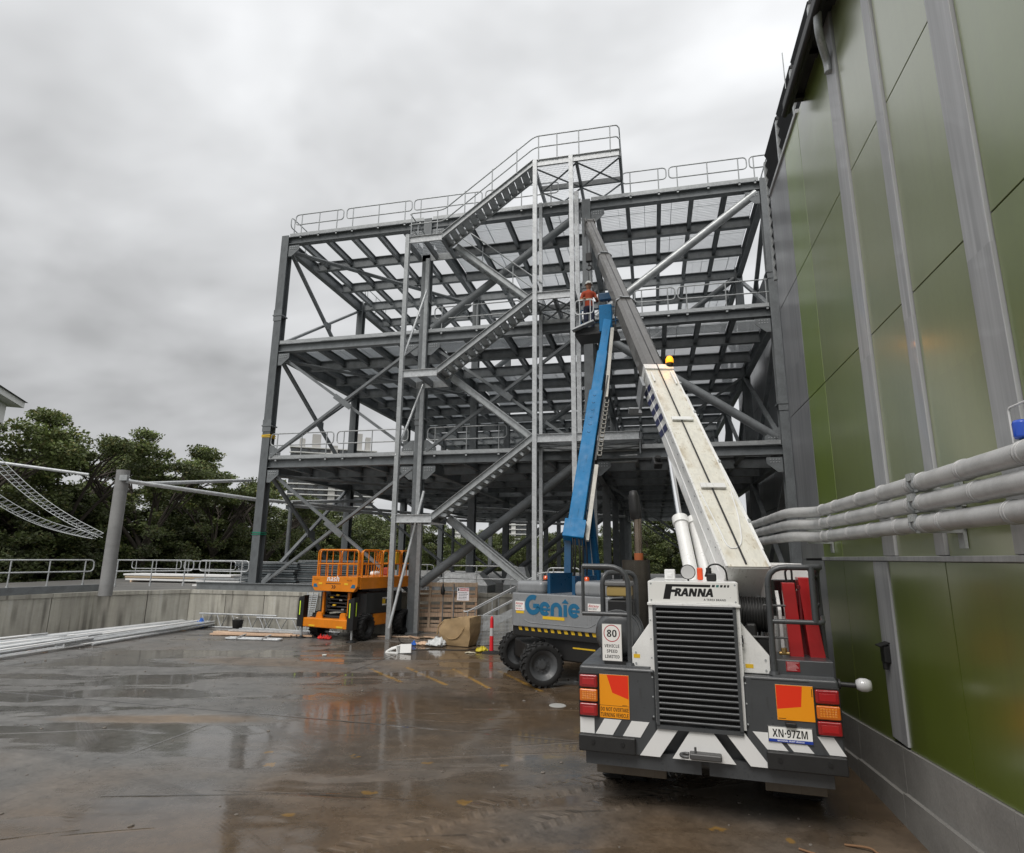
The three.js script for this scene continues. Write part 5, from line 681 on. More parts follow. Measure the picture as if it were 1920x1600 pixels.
// a standing worker in work clothes, arms resting on the rail
function personFigure() {
  const res = 56, mc = new MarchingCubes(res, std(0.5), false, false, 200000);
  const S = 1.02;   // half extent in metres
  const J = { hip: [0, -0.05, 0], chest: [0, 0.38, 0.0], neck: [0, 0.55, 0.01] };
  const bones = [[[0, -0.06, 0], [0, 0.2, 0], .135, .13], [[0, 0.2, 0], [0, 0.42, 0], .13, .15], [[-0.13, 0.45, 0], [0.13, 0.45, 0], .085, .085], [[0, 0.45, 0], [0, 0.6, 0.01], .06, .055],
    [[0, 0.68, 0.02], [0, 0.75, 0.015], .088, .095], [[0, 0.67, 0.1], [0, 0.69, 0.115], .02, .014],
    [[-0.09, -0.08, 0], [-0.10, -0.48, 0.02], .095, .068], [[-0.10, -0.48, 0.02], [-0.10, -0.90, -0.02], .066, .048], [[-0.10, -0.93, -0.02], [-0.11, -0.945, 0.15], .045, .04],
    [[0.09, -0.08, 0], [0.11, -0.48, 0.03], .095, .068], [[0.11, -0.48, 0.03], [0.12, -0.90, 0.0], .066, .048], [[0.12, -0.93, 0.0], [0.14, -0.945, 0.16], .045, .04],
    [[-0.19, 0.44, 0], [-0.27, 0.18, 0.05], .06, .048], [[-0.27, 0.18, 0.05], [-0.20, 0.14, 0.30], .045, .034], [[-0.20, 0.14, 0.30], [-0.19, 0.13, 0.38], .036, .03],
    [[0.19, 0.44, 0], [0.27, 0.18, 0.07], .06, .048], [[0.27, 0.18, 0.07], [0.18, 0.16, 0.31], .045, .034], [[0.18, 0.16, 0.31], [0.17, 0.15, 0.39], .036, .03]].map(([a, b, r0, r1]) => [V(...a), V(...b), r0, r1]);
  const d = V(0, 0, 0), ab = V(0, 0, 0);
  for (let k = 0; k < res; k++) for (let j = 0; j < res; j++) for (let i = 0; i < res; i++) {
    const q = V((i / (res / 2) - 1) * S, (j / (res / 2) - 1) * S, (k / (res / 2) - 1) * S); let f = 1e3;
    for (const [a, b, r0, r1] of bones) { ab.subVectors(b, a); const tt = Math.min(1, Math.max(0, d.subVectors(q, a).dot(ab) / ab.lengthSq())); const dist = d.subVectors(q, a).addScaledVector(ab, -tt).length() - mix(r0, r1, tt); const h = Math.max(0.035 - Math.abs(f - dist), 0) / 0.035; f = Math.min(f, dist) - h * h * 0.035 * 0.25; }
    mc.field[i + j * res + k * res * res] = -f;
  }
  mc.isolation = 0; mc.update();
  const n = mc.count, pos = new Float32Array(mc.positionArray.subarray(0, n * 3)), nor = new Float32Array(mc.normalArray.subarray(0, n * 3)), colr = new Float32Array(n * 3);
  for (let i = 0; i < n; i++) { pos[i * 3] *= S; pos[i * 3 + 1] *= S; pos[i * 3 + 2] *= S; const x = pos[i * 3], y = pos[i * 3 + 1], z = pos[i * 3 + 2]; const skin = y > 0.56 || (z > 0.29 && y > 0 && y < 0.3); const boots = y < -0.86, legs = y < 0.0 && z < 0.25; const c = boots ? [0.03, 0.02, 0.015] : legs ? [0.015, 0.02, 0.045] : skin ? [0.32, 0.17, 0.11] : Math.abs(y - 0.2) < 0.02 ? [0.28, 0.24, 0.14] : [0.34, 0.045, 0.012]; colr.set(c, i * 3); }
  const g = new THREE.BufferGeometry(); g.setAttribute('position', new THREE.BufferAttribute(pos, 3)); g.setAttribute('normal', new THREE.BufferAttribute(nor, 3)); g.setAttribute('color', new THREE.BufferAttribute(colr, 3)); g.translate(0, 0.99, 0);
  const t = new THREE.Group(); t.name = numbered('person'); tag(t, 'worker in orange shirt and pale hard hat standing in the lift basket', 'person'); scene.add(t);
  const b = new THREE.Mesh(g, new THREE.MeshStandardMaterial({ vertexColors: true, roughness: 0.8 })); b.name = 'body'; b.castShadow = b.receiveShadow = true; t.add(b);
  P(t, 'hard_hat', [lathe([[0, 0.125], [0.06, 0.115], [0.105, 0.07], [0.118, 0.0], [0.14, -0.008], [0.14, -0.015], [0.1, -0.01]], 24).translate(0, 1.76, 0.015), rbx(-0.07, 0.07, 1.745, 1.757, 0.1, 0.19, 0.005, 1)], std([0.45, 0.46, 0.44], 0.4));
  return t;
}

// ---------- orange scissor lift ----------
{
  const t = thing('scissor_lift', 'orange rough terrain scissor lift with lowered railed platform and black scissor arms', 'scissor lift', [-10.42, 0, -18.6], R(-14));
  const O = MAT.orange, rk = MAT.black;
  P(t, 'front_beam', rbx(-1.08, 0.90, 0.38, 0.67, -0.32, -0.02, 0.03), O); for (const x of [-0.8, 0.4]) P(t, 'reflector_mark', rbx(x, x + 0.26, 0.41, 0.465, -0.02, -0.012, 0.003, 1), MAT.yellow);
  for (const x of [-0.52, 0.5]) P(t, 'lifting_eye', poly([[-0.14, 0], [0.14, 0], [0.1, 0.17], [0.05, 0.2], [-0.05, 0.2], [-0.1, 0.17]], 0.05, 0.006).translate(x, 0.66, -0.22), O);
  P(t, 'chassis', [rbx(-0.65, 0.65, 0.4, 0.75, -3.2, -0.3, 0.04), rbx(-0.9, 0.95, 0.42, 0.62, -3.35, -3.1, 0.03)], rk); P(t, 'side_tray', rbx(0.62, 1.0, 0.42, 0.82, -1.95, -1.1, 0.03), O);
  P(t, 'engine_box', [rbx(0.55, 1.02, 0.8, 1.5, -2.6, -0.7, 0.04), rbx(-1.02, -0.6, 0.8, 1.5, -2.6, -0.7, 0.04)], std([0.02, 0.022, 0.022], 0.4));
  for (const [x0, y0, w, h, m] of [[1.024, 1.1, 0.16, 0.18, MAT.yellow], [1.024, 1.25, 0.3, 0.06, MAT.whitePlain], [1.024, 1.05, 0.22, 0.05, MAT.whitePlain]]) P(t, 'decal', bx(x0 - 0.003, x0, y0, y0 + h, -1.5 - w, -1.5), m);
  const [tg, hg] = tyre(0.42, 0.34, 18, 0.6); for (const [x, z, s] of [[0.95, -0.7, 1], [-0.95, -0.7, -1], [0.95, -2.75, 1], [-0.95, -2.75, -1]]) { const m = M4(x, 0.42, z, 0, s > 0 ? R(8) : Math.PI + R(8)); const w = P(t, 'wheel', tg, MAT.rubber, m); P(w, 'rim', hg, MAT.black, m); }
  // outriggers with lime strips
  for (const x of [-1.18, 0.98]) { P(t, 'outrigger_leg', poly([[-0.14, 0.38], [0.11, 0.38], [0.12, 1.38], [-0.12, 1.30]], 0.2, 0.006).translate(x, 0, -0.2), std(0.012, 0.4)); P(t, 'reflective_strip', bx(x - 0.06, x - 0.02, 0.75, 1.2, 0.007, 0.012), MAT.lime); P(t, 'jack_leg', tube([x, 0.04, -0.1], [x, 0.4, -0.1], 0.035, 12), MAT.galv); P(t, 'jack_foot', lathe([[0, 0], [0.16, 0], [0.15, 0.03], [0.06, 0.06], [0.04, 0.08]], 18).translate(x, 0.002, -0.1), MAT.black); }
  P(t, 'reflective_strip', bx(1.107, 1.112, 0.8, 1.22, -0.12, -0.09), MAT.lime);
  // folded scissor pack
  for (let i = 0; i < 6; i++) for (const x of [-0.42, 0.42]) { const s = i % 2 ? 1 : -1, y = 0.86 + i * 0.115; P(t, 'scissor_arm', bar([x + s * 0.06, y - 0.05, -3.2], [x + s * 0.06, y + 0.05, -0.45], 0.06, 0.10), rk); }
  for (let i = 0; i < 5; i++) P(t, 'scissor_pin', tube([-0.5, 0.9 + i * 0.12, -0.5], [0.5, 0.9 + i * 0.12, -0.5], 0.03, 10), std(0.04, 0.4)); P(t, 'scissor_mast', [bx(-0.66, -0.58, 0.7, 1.5, -0.5, -0.42), bx(0.44, 0.54, 0.75, 1.5, -0.5, -0.42)], O);
  for (const [x, y] of [[-0.3, 1.3], [-0.18, 1.05], [0.1, 1.22], [0.2, 0.92], [-0.05, 1.38]]) P(t, 'hose_fitting', rbx(x, x + 0.12, y, y + 0.05, -0.46, -0.40, 0.01), (x > 0 ? MAT.steelBright : MAT.yellow));
  // platform with its name board
  P(t, 'platform', [poly([[-0.92, 2.0], [1.04, 2.0], [1.04, 1.72], [0.9, 1.55], [-0.78, 1.55], [-0.92, 1.72]], 0.12, 0.01).translate(0, 0, -0.28), rbx(-0.9, 1.02, 1.78, 1.98, -3.5, -0.28, 0.02), rbx(0.98, 1.06, 1.62, 2.0, -3.5, -0.3, 0.015)], O);
  P(t, 'name_letters', text3('nash', 0.17).applyMatrix4(new THREE.Matrix4().makeShear(0, 0, 0.2, 0, 0, 0)).translate(-0.27, 1.86, -0.145), MAT.whitePlain);
  P(t, 'chevron', [0, 0.09].map((d) => poly([[-0.05 + d, 1.74], [-0.01 + d, 1.74], [0.05 + d, 1.68], [-0.01 + d, 1.62], [-0.05 + d, 1.62], [0.01 + d, 1.68]], 0.004).translate(0, 0, -0.148)), rk).userData.kind = 'stuff';
  P(t, 'name_bar', bx(-0.3, 0.34, 1.775, 1.795, -0.15, -0.146), rk); for (const x of [-0.62, 0.5]) P(t, 'reflector_mark', rbx(x, x + 0.16, 1.75, 1.81, -0.15, -0.144, 0.003, 1), MAT.yellow); for (const [x, s] of [[-0.85, 1], [0.97, -1]]) P(t, 'blue_mark', poly([[x, 1.66], [x + s * 0.2, 1.66], [x + s * 0.13, 1.77], [x + s * 0.02, 1.77]], 0.004).translate(0, 0, -0.148), MAT.blueLetter);
  for (let i = 0; i < 4; i++) for (const x of [-0.8, 0.62]) P(t, 'vent_slot', box(0.012, 0.06, 0.004, x + i * 0.06, 1.9, -0.146, 0, 0, x < 0 ? 0.5 : -0.5), rk);
  const rail = (x0, z0, x1, z1) => P(t, 'platform_rail', path([[x0, 2.0, z0], [x0, 2.88, z0], [x1, 2.88, z1], [x1, 2.0, z1]], 0.028, 8, 0.14), O), mid = (x0, z0, x1, z1, y = 2.42) => P(t, 'mid_rail', tube([x0, y, z0], [x1, y, z1], 0.022, 8), O);
  rail(-0.8, -0.25, 0.95, -0.25); mid(-0.8, -0.25, 0.95, -0.25); for (const x of [-0.35, 0.1, 0.52]) P(t, 'rail_post', tube([x, 2.0, -0.25], [x, 2.42, -0.25], 0.022, 8), O);
  for (const x of [-0.86, 1.0]) { rail(x, -0.4, x, -1.35); mid(x, -0.4, x, -1.35); rail(x, -1.45, x, -2.4); mid(x, -1.45, x, -2.4); rail(x, -2.5, x, -3.4); mid(x, -2.5, x, -3.4); for (const z of [-0.7, -1.0, -1.75, -2.1, -2.8, -3.1]) P(t, 'rail_post', tube([x, 2.0, z], [x, z < -2.45 ? 2.42 : 2.88, z], 0.02, 8), O); }
  rail(-0.8, -3.45, 0.95, -3.45); mid(-0.8, -3.45, 0.95, -3.45);
  P(t, 'control_box', rbx(0.72, 0.98, 2.4, 2.84, -2.5, -2.2, 0.03), MAT.yellow); P(t, 'toolbag', rbx(0.55, 0.8, 2.02, 2.3, -2.3, -2.0, 0.06), std([0.3, 0.05, 0.03], 0.8)); P(t, 'rag', rbx(0.3, 0.55, 2.02, 2.16, -1.9, -1.6, 0.06), MAT.foam);
}

// ---------- things standing and lying in the yard ----------
{
  // timber crate panel leaning against the wall
  const t = thing('timber_pallet', 'big slatted timber pallet panel leaning upright behind the tan bag', 'pallet', [-8.6, 0, -21.75], R(12)), W = 2.25, H = 1.78, lean = M4(0, 0.0, 0, -0.12), r = rng(8);
  for (let i = 0; i < 6; i++) { const x = i * (W - 0.09) / 5; P(t, 'upright', rbx(x, x + 0.09, 0.0, H - 0.02, -0.06, 0.03, 0.006, 1), MAT.timber[i % 3], lean); }
  const ys = [0, 0.17, 0.31, 0.52, 0.70, 0.86, 1.06, 1.22, 1.38, 1.6];
  ys.forEach((y, i) => { const wide = [0, 3, 6, 9].includes(i); P(t, 'slat', rbx(-0.03 + r() * 0.02, W - 0.01 + r() * 0.03, y, y + (wide ? 0.15 : 0.10), wide ? 0.032 : -0.085, wide ? 0.056 : -0.062, 0.005, 1), MAT.timber[Math.floor(r() * 3)], lean); });
  const s = thing('danger_sign', 'white danger notice with a red header on thin tube posts', 'sign', [-6.62, 0, -21.2]);
  plate(s, 'board', -0.22, 0.22, 1.18, 1.62, 0.02, canvasMat(256, 256, (x, w, h) => { x.fillStyle = '#f1eef0'; x.fillRect(0, 0, w, h); x.fillStyle = '#b01525'; x.fillRect(52, 12, 196, 56); x.fillStyle = '#fff'; x.font = 'bold 46px sans-serif'; x.fillText('DANGER', 60, 57); x.fillStyle = '#222'; x.fillRect(14, 12, 28, 56); x.fillStyle = '#44484e'; for (let i = 0; i < 5; i++) { let u = 24 + ((i * 37) % 20); while (u < 220 - ((i * 53) % 50)) { const l = 10 + ((u * 7 + i * 13) % 22); x.fillRect(u, 94 + i * 31, l, 13); u += l + 6; } } }));
  for (const x of [-0.75, -0.35]) P(s, 'post', tube([x, 0, 0], [x, 1.75, 0], 0.02, 8), MAT.steel); P(s, 'tie_bar', tube([-0.75, 1.5, 0], [0.1, 1.5, 0], 0.016, 8), MAT.steel); P(s, 'hung_bag', lathe([[0, 0], [0.07, 0.03], [0.08, 0.16], [0.04, 0.3], [0.01, 0.42]], 14).translate(-0.75, 1.35, 0.05), MAT.black);
}
{ // bulk bag
  const g = new THREE.BoxGeometry(0.92, 0.8, 0.8, 14, 12, 12), p = g.attributes.position;
  for (let i = 0; i < p.count; i++) { let x = p.getX(i), y = p.getY(i) + 0.4, z = p.getZ(i); const n = fbm(x * 3 + 5, y * 3 + z * 2 + 9, 3, 65536, 71) - 0.5, n2 = fbm(z * 4 + 1, y * 4 + x * 2, 3, 65536, 72) - 0.5; const belly = Math.sin(Math.min(1, y / 0.8) * Math.PI); x += Math.sign(x) * 0.06 * belly + 0.12 * n + 0.10 * (y - 0.4) * (y > 0.55 ? 1 : 0); z += Math.sign(z) * 0.05 * belly + 0.12 * n2; if (y > 0.74) { const c = Math.max(0, 1 - Math.hypot(x / 0.4, z / 0.36)); y -= 0.42 * Math.pow(c, 0.5); y += 0.10 * n + 0.10 * x; } p.setXYZ(i, x, y, z); }
  g.computeVertexNormals(); const t = thing('bulk_bag', 'open tan bulk bag slumped beside the mesh panel', 'bag', [-5.95, 0.02, -19.0], R(-12)); P(t, 'bag', uvm(g), MAT.tan);
  P(t, 'strap', spline([[-0.42, 0.72, 0.38], [-0.58, 0.55, 0.44], [-0.62, 0.3, 0.46]], 0.022, 16), MAT.tan); P(t, 'strap', spline([[0.4, 0.78, 0.36], [0.3, 0.5, 0.46], [0.1, 0.25, 0.47], [-0.2, 0.2, 0.46], [-0.36, 0.34, 0.45]], 0.014, 24), MAT.tan);
}
function crumple(w, h, d, seed, amp = 0.5) { let g = new THREE.IcosahedronGeometry(1, 6); g.deleteAttribute('uv'); g.deleteAttribute('normal'); g = mergeVertices(g, 1e-4); const p = g.attributes.position; for (let i = 0; i < p.count; i++) { const x = p.getX(i), y = p.getY(i), z = p.getZ(i), n = fbm(x * 2.2 + seed, z * 2.2 + y * 1.7, 4, 65536, seed), rid = Math.abs(fbm(x * 3.1 + 40, z * 3.1 + seed + y, 3, 65536, seed + 4) - 0.5) * 2, k = 0.62 + amp * 1.2 * (n - 0.4), q = 1 + 0.25 * (fbm(z * 4 + seed, x * 4, 2, 65536, seed + 9) - 0.5); p.setXYZ(i, x * w * 0.58 * k * q, Math.max(0, (y * 0.5 + 0.42)) * h * (0.35 + 1.5 * rid) , z * d * 0.58 * k); } g.computeVertexNormals(); return uvm(g); }
{
  const put = (g, x, z, y = 0.005, ry = 0) => g.applyMatrix4(M4(x, y, z, 0, ry));
  single('plastic_sheet', 'crumpled white plastic sheet on the ground left of the tan bag', 'plastic', put(crumple(0.75, 0.26, 0.5, 81, 0.6), -6.55, -18.45), std([0.7, 0.72, 0.72], 0.4, { map: rep(tMottle, 0.5) }));
  single('cardboard_scrap', 'torn brown cardboard under the white plastic sheet', 'cardboard', put(crumple(0.85, 0.14, 0.45, 83, 0.5), -6.95, -18.6, 0.005, 0.3), MAT.timber[0]);
  single('blue_rag', 'small blue rag at the end of the cardboard scrap', 'rag', put(crumple(0.18, 0.14, 0.16, 85), -7.3, -18.4), std([0.02, 0.12, 0.5], 0.7));
  single('tarpaulin', 'rumpled blue plastic bag lying at the foot of the concrete wall', 'bag', put(crumple(0.45, 0.34, 0.3, 87), -16.6, -20.35), std([0.02, 0.13, 0.5], 0.5));
  single('red_gloves', 'pair of bright red gloves lying in front of the scissor lift', 'gloves', put(merge([crumple(0.3, 0.14, 0.18, 89).translate(-0.16, 0, 0), crumple(0.32, 0.16, 0.16, 91).translate(0.12, 0, 0.04), crumple(0.2, 0.1, 0.2, 92).translate(0, 0, -0.05)]), -10.6, -18.9), std([0.7, 0.03, 0.02], 0.6));
  single('yellow_bag', 'torn yellow plastic bag lying by the red bollard', 'bag', put(crumple(0.42, 0.16, 0.25, 93, 0.6), -4.95, -17.75, 0.005, 0.4), std([0.55, 0.45, 0.02], 0.5));
  single('paper_scrap', 'flattened pale paper scrap in front of the tan bag', 'paper', put(crumple(0.34, 0.04, 0.16, 95, 0.6), -5.2, -17.45), std([0.42, 0.38, 0.28], 0.8));
  single('paper_scrap', 'tiny pale litter scrap left of the white foam box', 'litter', put(crumple(0.16, 0.05, 0.09, 97, 0.6), -8.9, -15.9), std([0.6, 0.6, 0.55], 0.8));
  single('drain_cap', 'small pale round drain cap on the ground near the lift wheel', 'drain cap', lathe([[0, 0.012], [0.12, 0.012], [0.15, 0.008], [0.16, 0.001]], 24).translate(-1.84, 0.002, -11.95), std([0.35, 0.35, 0.33], 0.6));
  const e = thing('foam_box', 'white polystyrene box and lid lying broken on the wet ground', 'foam box', [-7.15, 0, -16.95], R(-10));
  P(e, 'box_half', [bx(-0.38, 0.02, 0.0, 0.03, -0.16, 0.16), box(0.03, 0.2, 0.32, 0.01, 0.1, 0, 0, 0, 0.25), box(0.38, 0.03, 0.3, -0.2, 0.12, -0.02, 0.2, 0, 0.3)], MAT.foam); P(e, 'lid', box(0.34, 0.24, 0.035, 0.24, 0.14, 0.05, -0.2, 0.1, 0.08), MAT.foam);
  // bollard
  const b = thing('bollard', 'red plastic bollard with a grey band on a black rubber base', 'bollard', [-4.63, 0, -17.67]);
  P(b, 'post', [lathe([[0.06, 0.04], [0.055, 0.3], [0.05, 0.92], [0.035, 0.98], [0.03, 1.0], [0, 1.02]], 20)], std([0.72, 0.02, 0.03], 0.45)); P(b, 'reflective_band', cyl(0.0545, 0.0535, 0.22, 0, 0.58, 0, 20), std([0.5, 0.5, 0.5], 0.4)); P(b, 'base', lathe([[0.30, 0.0], [0.29, 0.025], [0.12, 0.06], [0.07, 0.07], [0.06, 0.05]], 8), MAT.rubber);
  // mesh panel
  const m = thing('mesh_grating', 'galvanised mesh grating panel stood upright behind the red bollard', 'grating', [-4.92, 0, -19.15], R(8)), l = [], L = M4(0, 0, 0, -0.12);
  for (let i = 0; i < 22; i++) l.push(bx(-0.54, 0.54, 0.02 + i * 0.04, 0.036 + i * 0.04, -0.012, 0.012)); P(m, 'bearing_bars', l, MAT.galv, L).userData.kind = 'stuff'; const k = []; for (let i = 0; i < 12; i++) k.push(tube([-0.53 + i * 0.096, 0.02, 0.013], [-0.53 + i * 0.096, 0.88, 0.013], 0.005, 5)); P(m, 'cross_rods', k, MAT.galv, L).userData.kind = 'stuff'; P(m, 'frame', [bx(-0.56, -0.54, 0, 0.9, -0.015, 0.015), bx(0.54, 0.56, 0, 0.9, -0.015, 0.015), bx(-0.54, 0.54, 0.88, 0.9, -0.015, 0.015)], MAT.galv, L);
  // bucket
  const bu = thing('bucket', 'black plastic bucket standing by the lying truss', 'bucket', [-14.75, 0, -20.0]); P(bu, 'pail', lathe([[0, 0.01], [0.15, 0.01], [0.19, 0.36], [0.205, 0.38], [0.19, 0.385], [0.18, 0.36], [0.14, 0.04], [0, 0.04]], 22), MAT.black); P(bu, 'handle', uvm(new THREE.TorusGeometry(0.19, 0.008, 6, 20, Math.PI)).applyMatrix4(M4(0, 0.36, 0, 0.9)), MAT.steelBright);
  // lying trusses against the wall
  [[-16.9, -13.6, 'long pale tube truss standing on edge along the concrete wall', 0.50, -20.62], [-14.3, -10.9, 'second pale tube truss standing on edge behind the bucket', 0.44, -20.45]].forEach(([x0, x1, lab, h, z]) => { const t = thing('tube_truss', lab, 'truss', [x0, 0, z]), W = x1 - x0; P(t, 'top_chord', tube([0, h, 0], [W, h, 0], 0.03, 8), MAT.galvLight); P(t, 'bottom_chord', tube([0, 0.03, 0], [W, 0.03, 0], 0.03, 8), MAT.galvLight); for (let i = 0; i < 5; i++) { P(t, 'web', tube([W * (i + 0.15) / 5, h, 0], [W * (i + 0.5) / 5, 0.03, 0], 0.018, 6), MAT.galvLight); P(t, 'web', tube([W * (i + 0.85) / 5, h, 0], [W * (i + 0.5) / 5, 0.03, 0], 0.014, 6), MAT.steel); } });
  const pg = thing('mesh_ramp', 'perforated steel plank leaning on the concrete wall by the scissor lift', 'plank', [-12.2, 0, -20.3], R(4)), LM = M4(0, 0, 0, -0.28); { const q = []; for (let i = 0; i < 18; i++) q.push(bx(-0.2, 0.2, 0.06 + i * 0.075, 0.095 + i * 0.075, -0.01, 0.01)); P(pg, 'rung_bars', q, MAT.galv, LM).userData.kind = 'stuff'; for (const x of [-0.21, 0.0, 0.21]) P(pg, 'stile', bx(x - 0.012, x + 0.012, 0, 1.42, -0.02, 0.02), MAT.galv, LM); }
  // rail frame lying flat
  const rf = thing('fallen_railing', 'pale tubular railing section lying flat on the wet yard', 'railing', [-12.7, 0.04, -18.1], R(4)); P(rf, 'loop', path([[-0.95, 0, 0.13], [0.95, 0, 0.13], [0.95, 0, -0.13], [-0.95, 0, -0.13]], 0.03, 8, 0.12, true), MAT.galvLight); for (const x of [-0.5, 0.4]) P(rf, 'post', tube([x, 0.03, 0.2], [x - 0.1, 0.06, -0.5], 0.025, 8), MAT.galvLight);
  // bundle of pale steel tubes along the wall
  const r = rng(31), labs = ['pale steel tube in the long bundle lying along the left wall'];
  for (let i = 0; i < 54; i++) { const run = i % 2, row = Math.floor(i / 2) % 14, up = Math.floor(i / 28), at = (z, d) => { const f = (z + 20.5) / 8.5; return mix(-17.9 + row * 0.12, -20.0 + row * 0.28, f) + d; }, z0 = run ? -15.2 - r() * 1.6 : -20.6 - r() * 0.5, z1 = z0 + 5.2 + r() * 0.9, d0 = (r() - 0.5) * 0.22 + up * 0.2, d1 = (r() - 0.5) * 0.22 + up * 0.2; tag(mesh('steel_tube', tube([at(z0, d0), 0.06 + up * 0.1 + r() * 0.08, z0], [at(z1, d1), 0.055 + up * 0.08, z1], 0.028 + 0.014 * r(), 8), i % 3 ? MAT.galvLight : MAT.whitePlain, scene), labs[0], 'tube', 'tubes bundled along the left wall'); }
  for (let i = 0; i < 5; i++) { const z = -19.5 + i * 1.7, f = (z + 20.5) / 8.5; tag(mesh('timber_bearer', bar([mix(-17.9, -19.9, f), 0.012, z], [mix(-16.4, -16.5, f), 0.012, z + 0.12], 0.09, 0.02), MAT.timber[2], scene), 'flat timber bearer under the pale tube bundle by the left wall', 'bearer', 'bearers under the tube bundle'); }
  for (let i = 0; i < 6; i++) { const x = -14.6 + r() * 0.3, z = -19.9 + i * 0.13; tag(mesh('steel_bar', bar([x, 0.05 + (i % 2) * 0.06, z], [x + 3.0 + r(), 0.05 + (i % 3) * 0.05, z + 0.1 * r()], 0.07, 0.05), MAT.galvLight, scene), 'pale steel bar in the loose pile left of the scissor lift', 'bar', 'loose bars left of the scissor lift'); }
  for (let i = 0; i < 7; i++) { const x = -15.2 + r() * 0.8, z = -19.35 + i * 0.1; tag(mesh('timber_batten', bar([x, 0.04, z], [x + 2.4 + 1.2 * r(), 0.05 + 0.05 * r(), z + 0.3 * (r() - 0.5)], 0.08, 0.05), MAT.timber[i % 3], scene), 'brown timber batten in the muddy pile left of the scissor lift', 'batten', 'battens left of the scissor lift'); }
  const strawM = [std([0.5, 0.33, 0.08], 0.7), std([0.62, 0.6, 0.55], 0.6), std([0.22, 0.12, 0.06], 0.8)];
  [[1.75, -6.55, 2.25, -5.95, 0, 'yellow packing strap on the wet ground by the green wall'], [2.05, -6.6, 2.2, -6.25, 1, 'short white lath on the ground against the wall plinth'], [1.7, -7.1, 2.1, -6.9, 2, 'brown stick on the ground against the wall plinth'], [0.5, -6.55, 0.8, -6.3, 0, 'yellow strap scrap on the ground under the crane tail'], [1.25, -6.9, 1.7, -6.35, 2, 'dark twig on the wet ground right of the crane tail'], [1.5, -6.0, 2.1, -5.55, 2, 'thin dark strip on the pale ground near the plinth']].forEach(([a, b, c, d, m2, lab]) => single('packing_strip', lab, 'strip', spline([[a, 0.012, b], [mix(a, c, 0.4) + 0.05, 0.03, mix(b, d, 0.4)], [mix(a, c, 0.7) - 0.02, 0.012, mix(b, d, 0.7)], [c, 0.02, d]], 0.011, 20, 5), strawM[m2]));
  // leads and packing lying about near the lifts
  single('extension_lead', 'black power lead snaking over the ground past the foam box', 'lead', spline([[-8.5, 0.012, -20.0], [-8.0, 0.012, -19.0], [-7.6, 0.012, -18.5], [-7.75, 0.012, -17.9], [-7.1, 0.012, -17.5], [-6.4, 0.012, -17.8], [-5.6, 0.012, -17.9], [-5.0, 0.012, -18.3]], 0.012, 90, 6), MAT.black);
  single('wet_cardboard', 'flat sodden cardboard sheet on the ground before the leaning timber pallet', 'cardboard', crumple(0.9, 0.05, 0.6, 141, 0.4).applyMatrix4(M4(-7.7, 0.004, -20.2, 0, 0.4)), std([0.24, 0.17, 0.11], 0.8, { map: rep(tMottle, 0.4) }));
  single('plastic_wrap', 'scrap of clear white wrap by the foot of the mesh grating', 'plastic', crumple(0.3, 0.1, 0.22, 143, 0.6).applyMatrix4(M4(-4.25, 0.004, -18.5)), std([0.6, 0.62, 0.62], 0.35));
  // rubble by the stair foot
  for (let i = 0; i < 5; i++) tag(mesh('timber_offcut', bar([-9.2 + i * 0.5, 0.03, -20.3 + r() * 0.5], [-8.7 + i * 0.5 + r() * 0.3, 0.04, -20.1 + r() * 0.4], 0.07, 0.04), MAT.timber[i % 3], scene), 'short timber offcut on the ground at the foot of the stair tower', 'offcut', 'offcuts at the stair foot');
}
// access steps up to the raised slab
{
  const t = thing('access_steps', 'short steel steps with pale tube handrails beside the boom lift', 'steps'), x0 = -6.3, x1 = -3.7, y1 = WALL_Y;
  for (const z of [-20.75, -21.65]) { P(t, 'stringer', bar([x0, 0.1, z], [x1, y1, z], 0.02, 0.24), MAT.galv); for (const h of [0.85, 0.45]) P(t, 'handrail', path([[x0 - 0.15, h, z], [x0, h, z], [x1, y1 + h, z], [x1 + 0.9, y1 + h, z]], 0.024, 8, 0.2), MAT.galvLight); for (let i = 0; i < 4; i++) { const f = i / 3; P(t, 'rail_post', tube([mix(x0, x1, f), mix(0, y1, f), z], [mix(x0, x1, f), mix(0, y1, f) + 0.85, z], 0.022, 8), MAT.galv); } }
  for (let i = 0; i < 7; i++) P(t, 'tread', bx(mix(x0, x1, (i + 0.5) / 7) - 0.13, mix(x0, x1, (i + 0.5) / 7) + 0.13, mix(0.05, y1, (i + 0.7) / 7) - 0.02, mix(0.05, y1, (i + 0.7) / 7), -21.64, -20.76), MAT.galv);
  P(t, 'top_platform', bx(x1, x1 + 1.3, y1 - 0.1, y1, -22.7, -20.7), MAT.galv);
  guardrail(t, [x1 + 0.2, y1, -20.72], [x1 + 1.3, y1, -20.72], 1.0, 'guardrail', MAT.galvLight);
}
